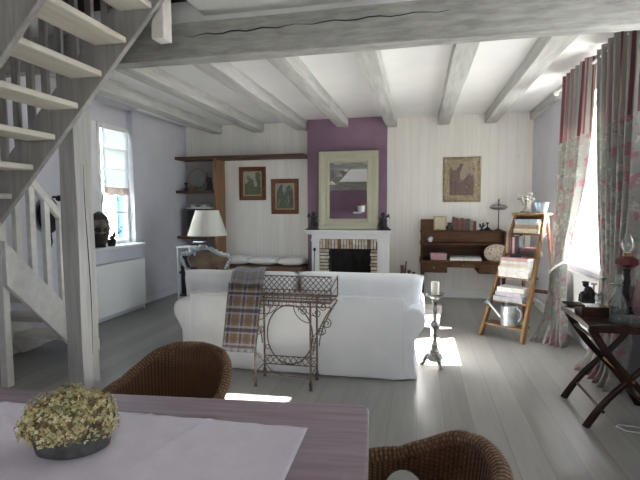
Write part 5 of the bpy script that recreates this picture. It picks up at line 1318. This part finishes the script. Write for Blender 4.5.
# ------------------------------------------------------------------ wicker tub chairs
def rim_z(a):      # a: angle from the back centre
    a = abs(a)
    return interp([(0, .82), (.5, .81), (.8, .78), (1.1, .715), (1.4, .662), (1.8, .640), (2.5, .632)], a)
def rim_r(a, z):
    return interp([(0, .325), (.9, .33), (1.6, .325), (2.5, .31)], abs(a))*lerp(.86, 1.0, min(1, max(0, (z-.40)/.42)))+.0
def wicker_chair(name, label, loc, rz, oz=.50, oh=.125):
    t = thing(name, label, 'chair', loc, rz)     # back towards local +y
    A0 = 2.45; nu, nv = 97, 22; mb = MB()
    def P3(a, z): r = rim_r(a, z); return (r*math.sin(a), r*math.cos(a)*1.0, z)
    def fn(u, v): a = lerp(-A0, A0, u); z = lerp(.40, rim_z(a), v); return P3(a, z)
    mb.grid(fn, nu, nv, uvfn=lambda u, v: (u*1.75, v*.42))
    # arched openings under both arms
    keep = []; uv2 = {}
    for fi, f in enumerate(mb.f):
        i, j = divmod(fi, nv-1); a = lerp(-A0, A0, (i+.5)/(nu-1)); v = (j+.5)/(nv-1); z = lerp(.40, rim_z(a), v)
        e = ((abs(a)-1.32)/.32)**2+((z-oz)/oh)**2
        if e < 1 and z > .40: continue
        uv2[len(keep)] = mb.uv[fi]; keep.append(f)
    mb.f = keep; mb.uv = uv2
    shl = mb.build('woven_shell', M['wicker'], t, world=False, smooth=80, solid=.022)
    rp = [lerp(-A0, A0, i/70) for i in range(71)]
    MB().tube([(Vector(P3(a, rim_z(a)))+Vector((math.sin(a)*.008, math.cos(a)*.008, 0))) for a in rp], [.026]*71, 10).build('braided_rim', M['wickerrim'], t, world=False, smooth=80)
    for s in (-1, 1):
        a = s*A0; MB().tube([P3(a, .655), P3(a, .52), P3(a, .40), (P3(a, .40)[0]*1.02, P3(a, .40)[1]*1.05, .2), (P3(a, .40)[0]*1.02, P3(a, .40)[1]*1.1, 0)], [.026, .024, .022, .02, .02], 10).build('front_leg', M['wickerrim'], t, world=False, smooth=80)
        x, y = .20*s, .24; MB().tube([(x, y, .42), (x*1.05, y*1.05, .2), (x*1.1, y*1.15, 0)], .02, 10).build('rear_leg', M['wickerrim'], t, world=False, smooth=80)
        aa = [lerp(1.0, 1.64, i/14) for i in range(15)]
        MB().tube([P3(s*a_, oz+oh*math.sqrt(max(0, 1-((a_-1.32)/.32)**2))) for a_ in aa], .011, 8).build('opening_edging', M['wickerrim'], shl, world=False, smooth=80)
    ns = 40
    def sf_(u, v): a = u*2*PI; r = rim_r(a if a < PI else a-2*PI, .42)*v*.97; return (r*math.sin(a), r*math.cos(a), .415+.012*(1-v*v))
    MB().grid(sf_, ns, 10, cu=True, uvfn=lambda u, v: (u*1.6, v*.4)).build('woven_seat', M['wicker'], t, world=False, smooth=80, solid=.03)
    MB().tube([(rim_r(0, .4)*math.sin(2*PI*i/40), rim_r(0, .4)*math.cos(2*PI*i/40), .395) for i in range(40)], .018, 9, closed=True).build('seat_ring', M['wickerrim'], t, world=False, smooth=80)
    return t
ch = wicker_chair('wicker_chair', 'brown wicker tub chair tucked behind the far side of the dining table', (-1.205, 1.94, 0), math.radians(-13), .455, .03)
ch.scale = (.955, .95, .915)
chb = wicker_chair('wicker_chair', 'brown wicker tub chair at the right-hand end of the dining table', (-.112, 1.25, 0), math.radians(-91)); chb.scale = (1, 1, .972)

# ------------------------------------------------------------------ seen in the mirror: potted plant on a wall shelf behind the viewer
ws = tag(MB().box(-2.5, -2.2, YN, YN+.28, 1.96, 2.0).build('rear_shelf', M['white'], bevel=.004), 'white shelf on the mauve wall behind the viewer', 'shelf')
pp = thing('potted_plant', 'orange-leaved plant in a white pot on the shelf behind the viewer', 'plant', (-2.2, YN+.14, 2.0))
MB().lathe([(0, 0), (.12, 0), (.15, .24), (.14, .24), (.13, .21), (0, .21)], 20, (-2.2, YN+.14, 2.001)).build('pot', M['white'], pp, smooth=40)
mb = MB(); rnd = random.Random(9)
for k in range(26):
    a = rnd.uniform(0, 6.28); h = rnd.uniform(.05, .16); r = rnd.uniform(.02, .13)
    mb.ball((-2.2+r*math.cos(a)*1.3, YN+.15+r*.7*math.sin(a), 2.23+h*.8), (.045, .035, .03), 7, 5)
mb.build('leaves', plain('orange_brown_leaves', (.35, .15, .06), .7, var=.3), pp, smooth=80)

# ------------------------------------------------------------------ camera
f_px = 460.0; yaw = math.atan(99/f_px); pitch = math.atan(33.5/f_px); roll = math.radians(.26)
Fv = Vector((-math.sin(yaw)*math.cos(pitch), math.cos(yaw)*math.cos(pitch), -math.sin(pitch)))
R0 = Vector((math.cos(yaw), math.sin(yaw), 0)); U0 = R0.cross(Fv)
Rv = R0*math.cos(roll)-U0*math.sin(roll); Uv = R0*math.sin(roll)+U0*math.cos(roll)
cam = bpy.data.cameras.new('camera'); cam.sensor_width = 36; cam.lens = 36*f_px/640; cam.clip_start = .05
co = bpy.data.objects.new('camera', cam); COL.objects.link(co)
mw = Matrix.Identity(4)
for i in range(3): mw[i][0], mw[i][1], mw[i][2] = Rv[i], Uv[i], -Fv[i]
mw.translation = (0, 0, 1.5); co.matrix_world = mw
scn.camera = co

# ------------------------------------------------------------------ daylight
w = bpy.data.worlds.new('sky'); scn.world = w; w.use_nodes = True
nt = w.node_tree; bg = nt.nodes['Background']
bg.inputs[0].default_value = (.80, .90, 1.0, 1); bg.inputs[1].default_value = 9.0
sl = bpy.data.lights.new('sun', 'SUN'); sl.energy = 65; sl.angle = math.radians(.6); sl.color = (1, .975, .93)
so = bpy.data.objects.new('sun', sl); COL.objects.link(so); so.location = (8, 5, 6)
so.rotation_euler = Vector((-1, -.06, -.70)).to_track_quat('-Z', 'Y').to_euler()
def portal(name, loc, direction, sx, sy):
    l = bpy.data.lights.new(name, 'AREA'); l.shape = 'RECTANGLE'; l.size = sx; l.size_y = sy; l.cycles.is_portal = True
    o = bpy.data.objects.new(name, l); COL.objects.link(o); o.location = loc
    o.rotation_euler = Vector(direction).to_track_quat('-Z', 'Z' if abs(direction[2]) < .5 else 'Y').to_euler(); return o
def pw(name, x, hole, dx): portal(name, (x, (hole[0]+hole[1])/2, (hole[2]+hole[3])/2), (dx, 0, 0), hole[1]-hole[0], hole[3]-hole[2])
pw('daylight_opening', 2.06, (RW0, RW1, RZ0, RZ1), -1); pw('daylight_opening', 2.06, NW, -1); pw('daylight_opening', 2.06, FW, -1)
pw('daylight_opening', -4.46, (LW0, LW1, LZ0, LZ1), 1)
portal('daylight_opening', ((GD[0]+GD[1])/2, YN-.31, (GD[2]+GD[3])/2), (0, 1, 0), GD[1]-GD[0], GD[3]-GD[2])
vs = scn.view_settings
scn.display_settings.display_device = 'sRGB'
vs.view_transform = 'Standard'; vs.look = 'None'; vs.gamma = 1; vs.use_curve_mapping = False
vs.exposure = 0.88
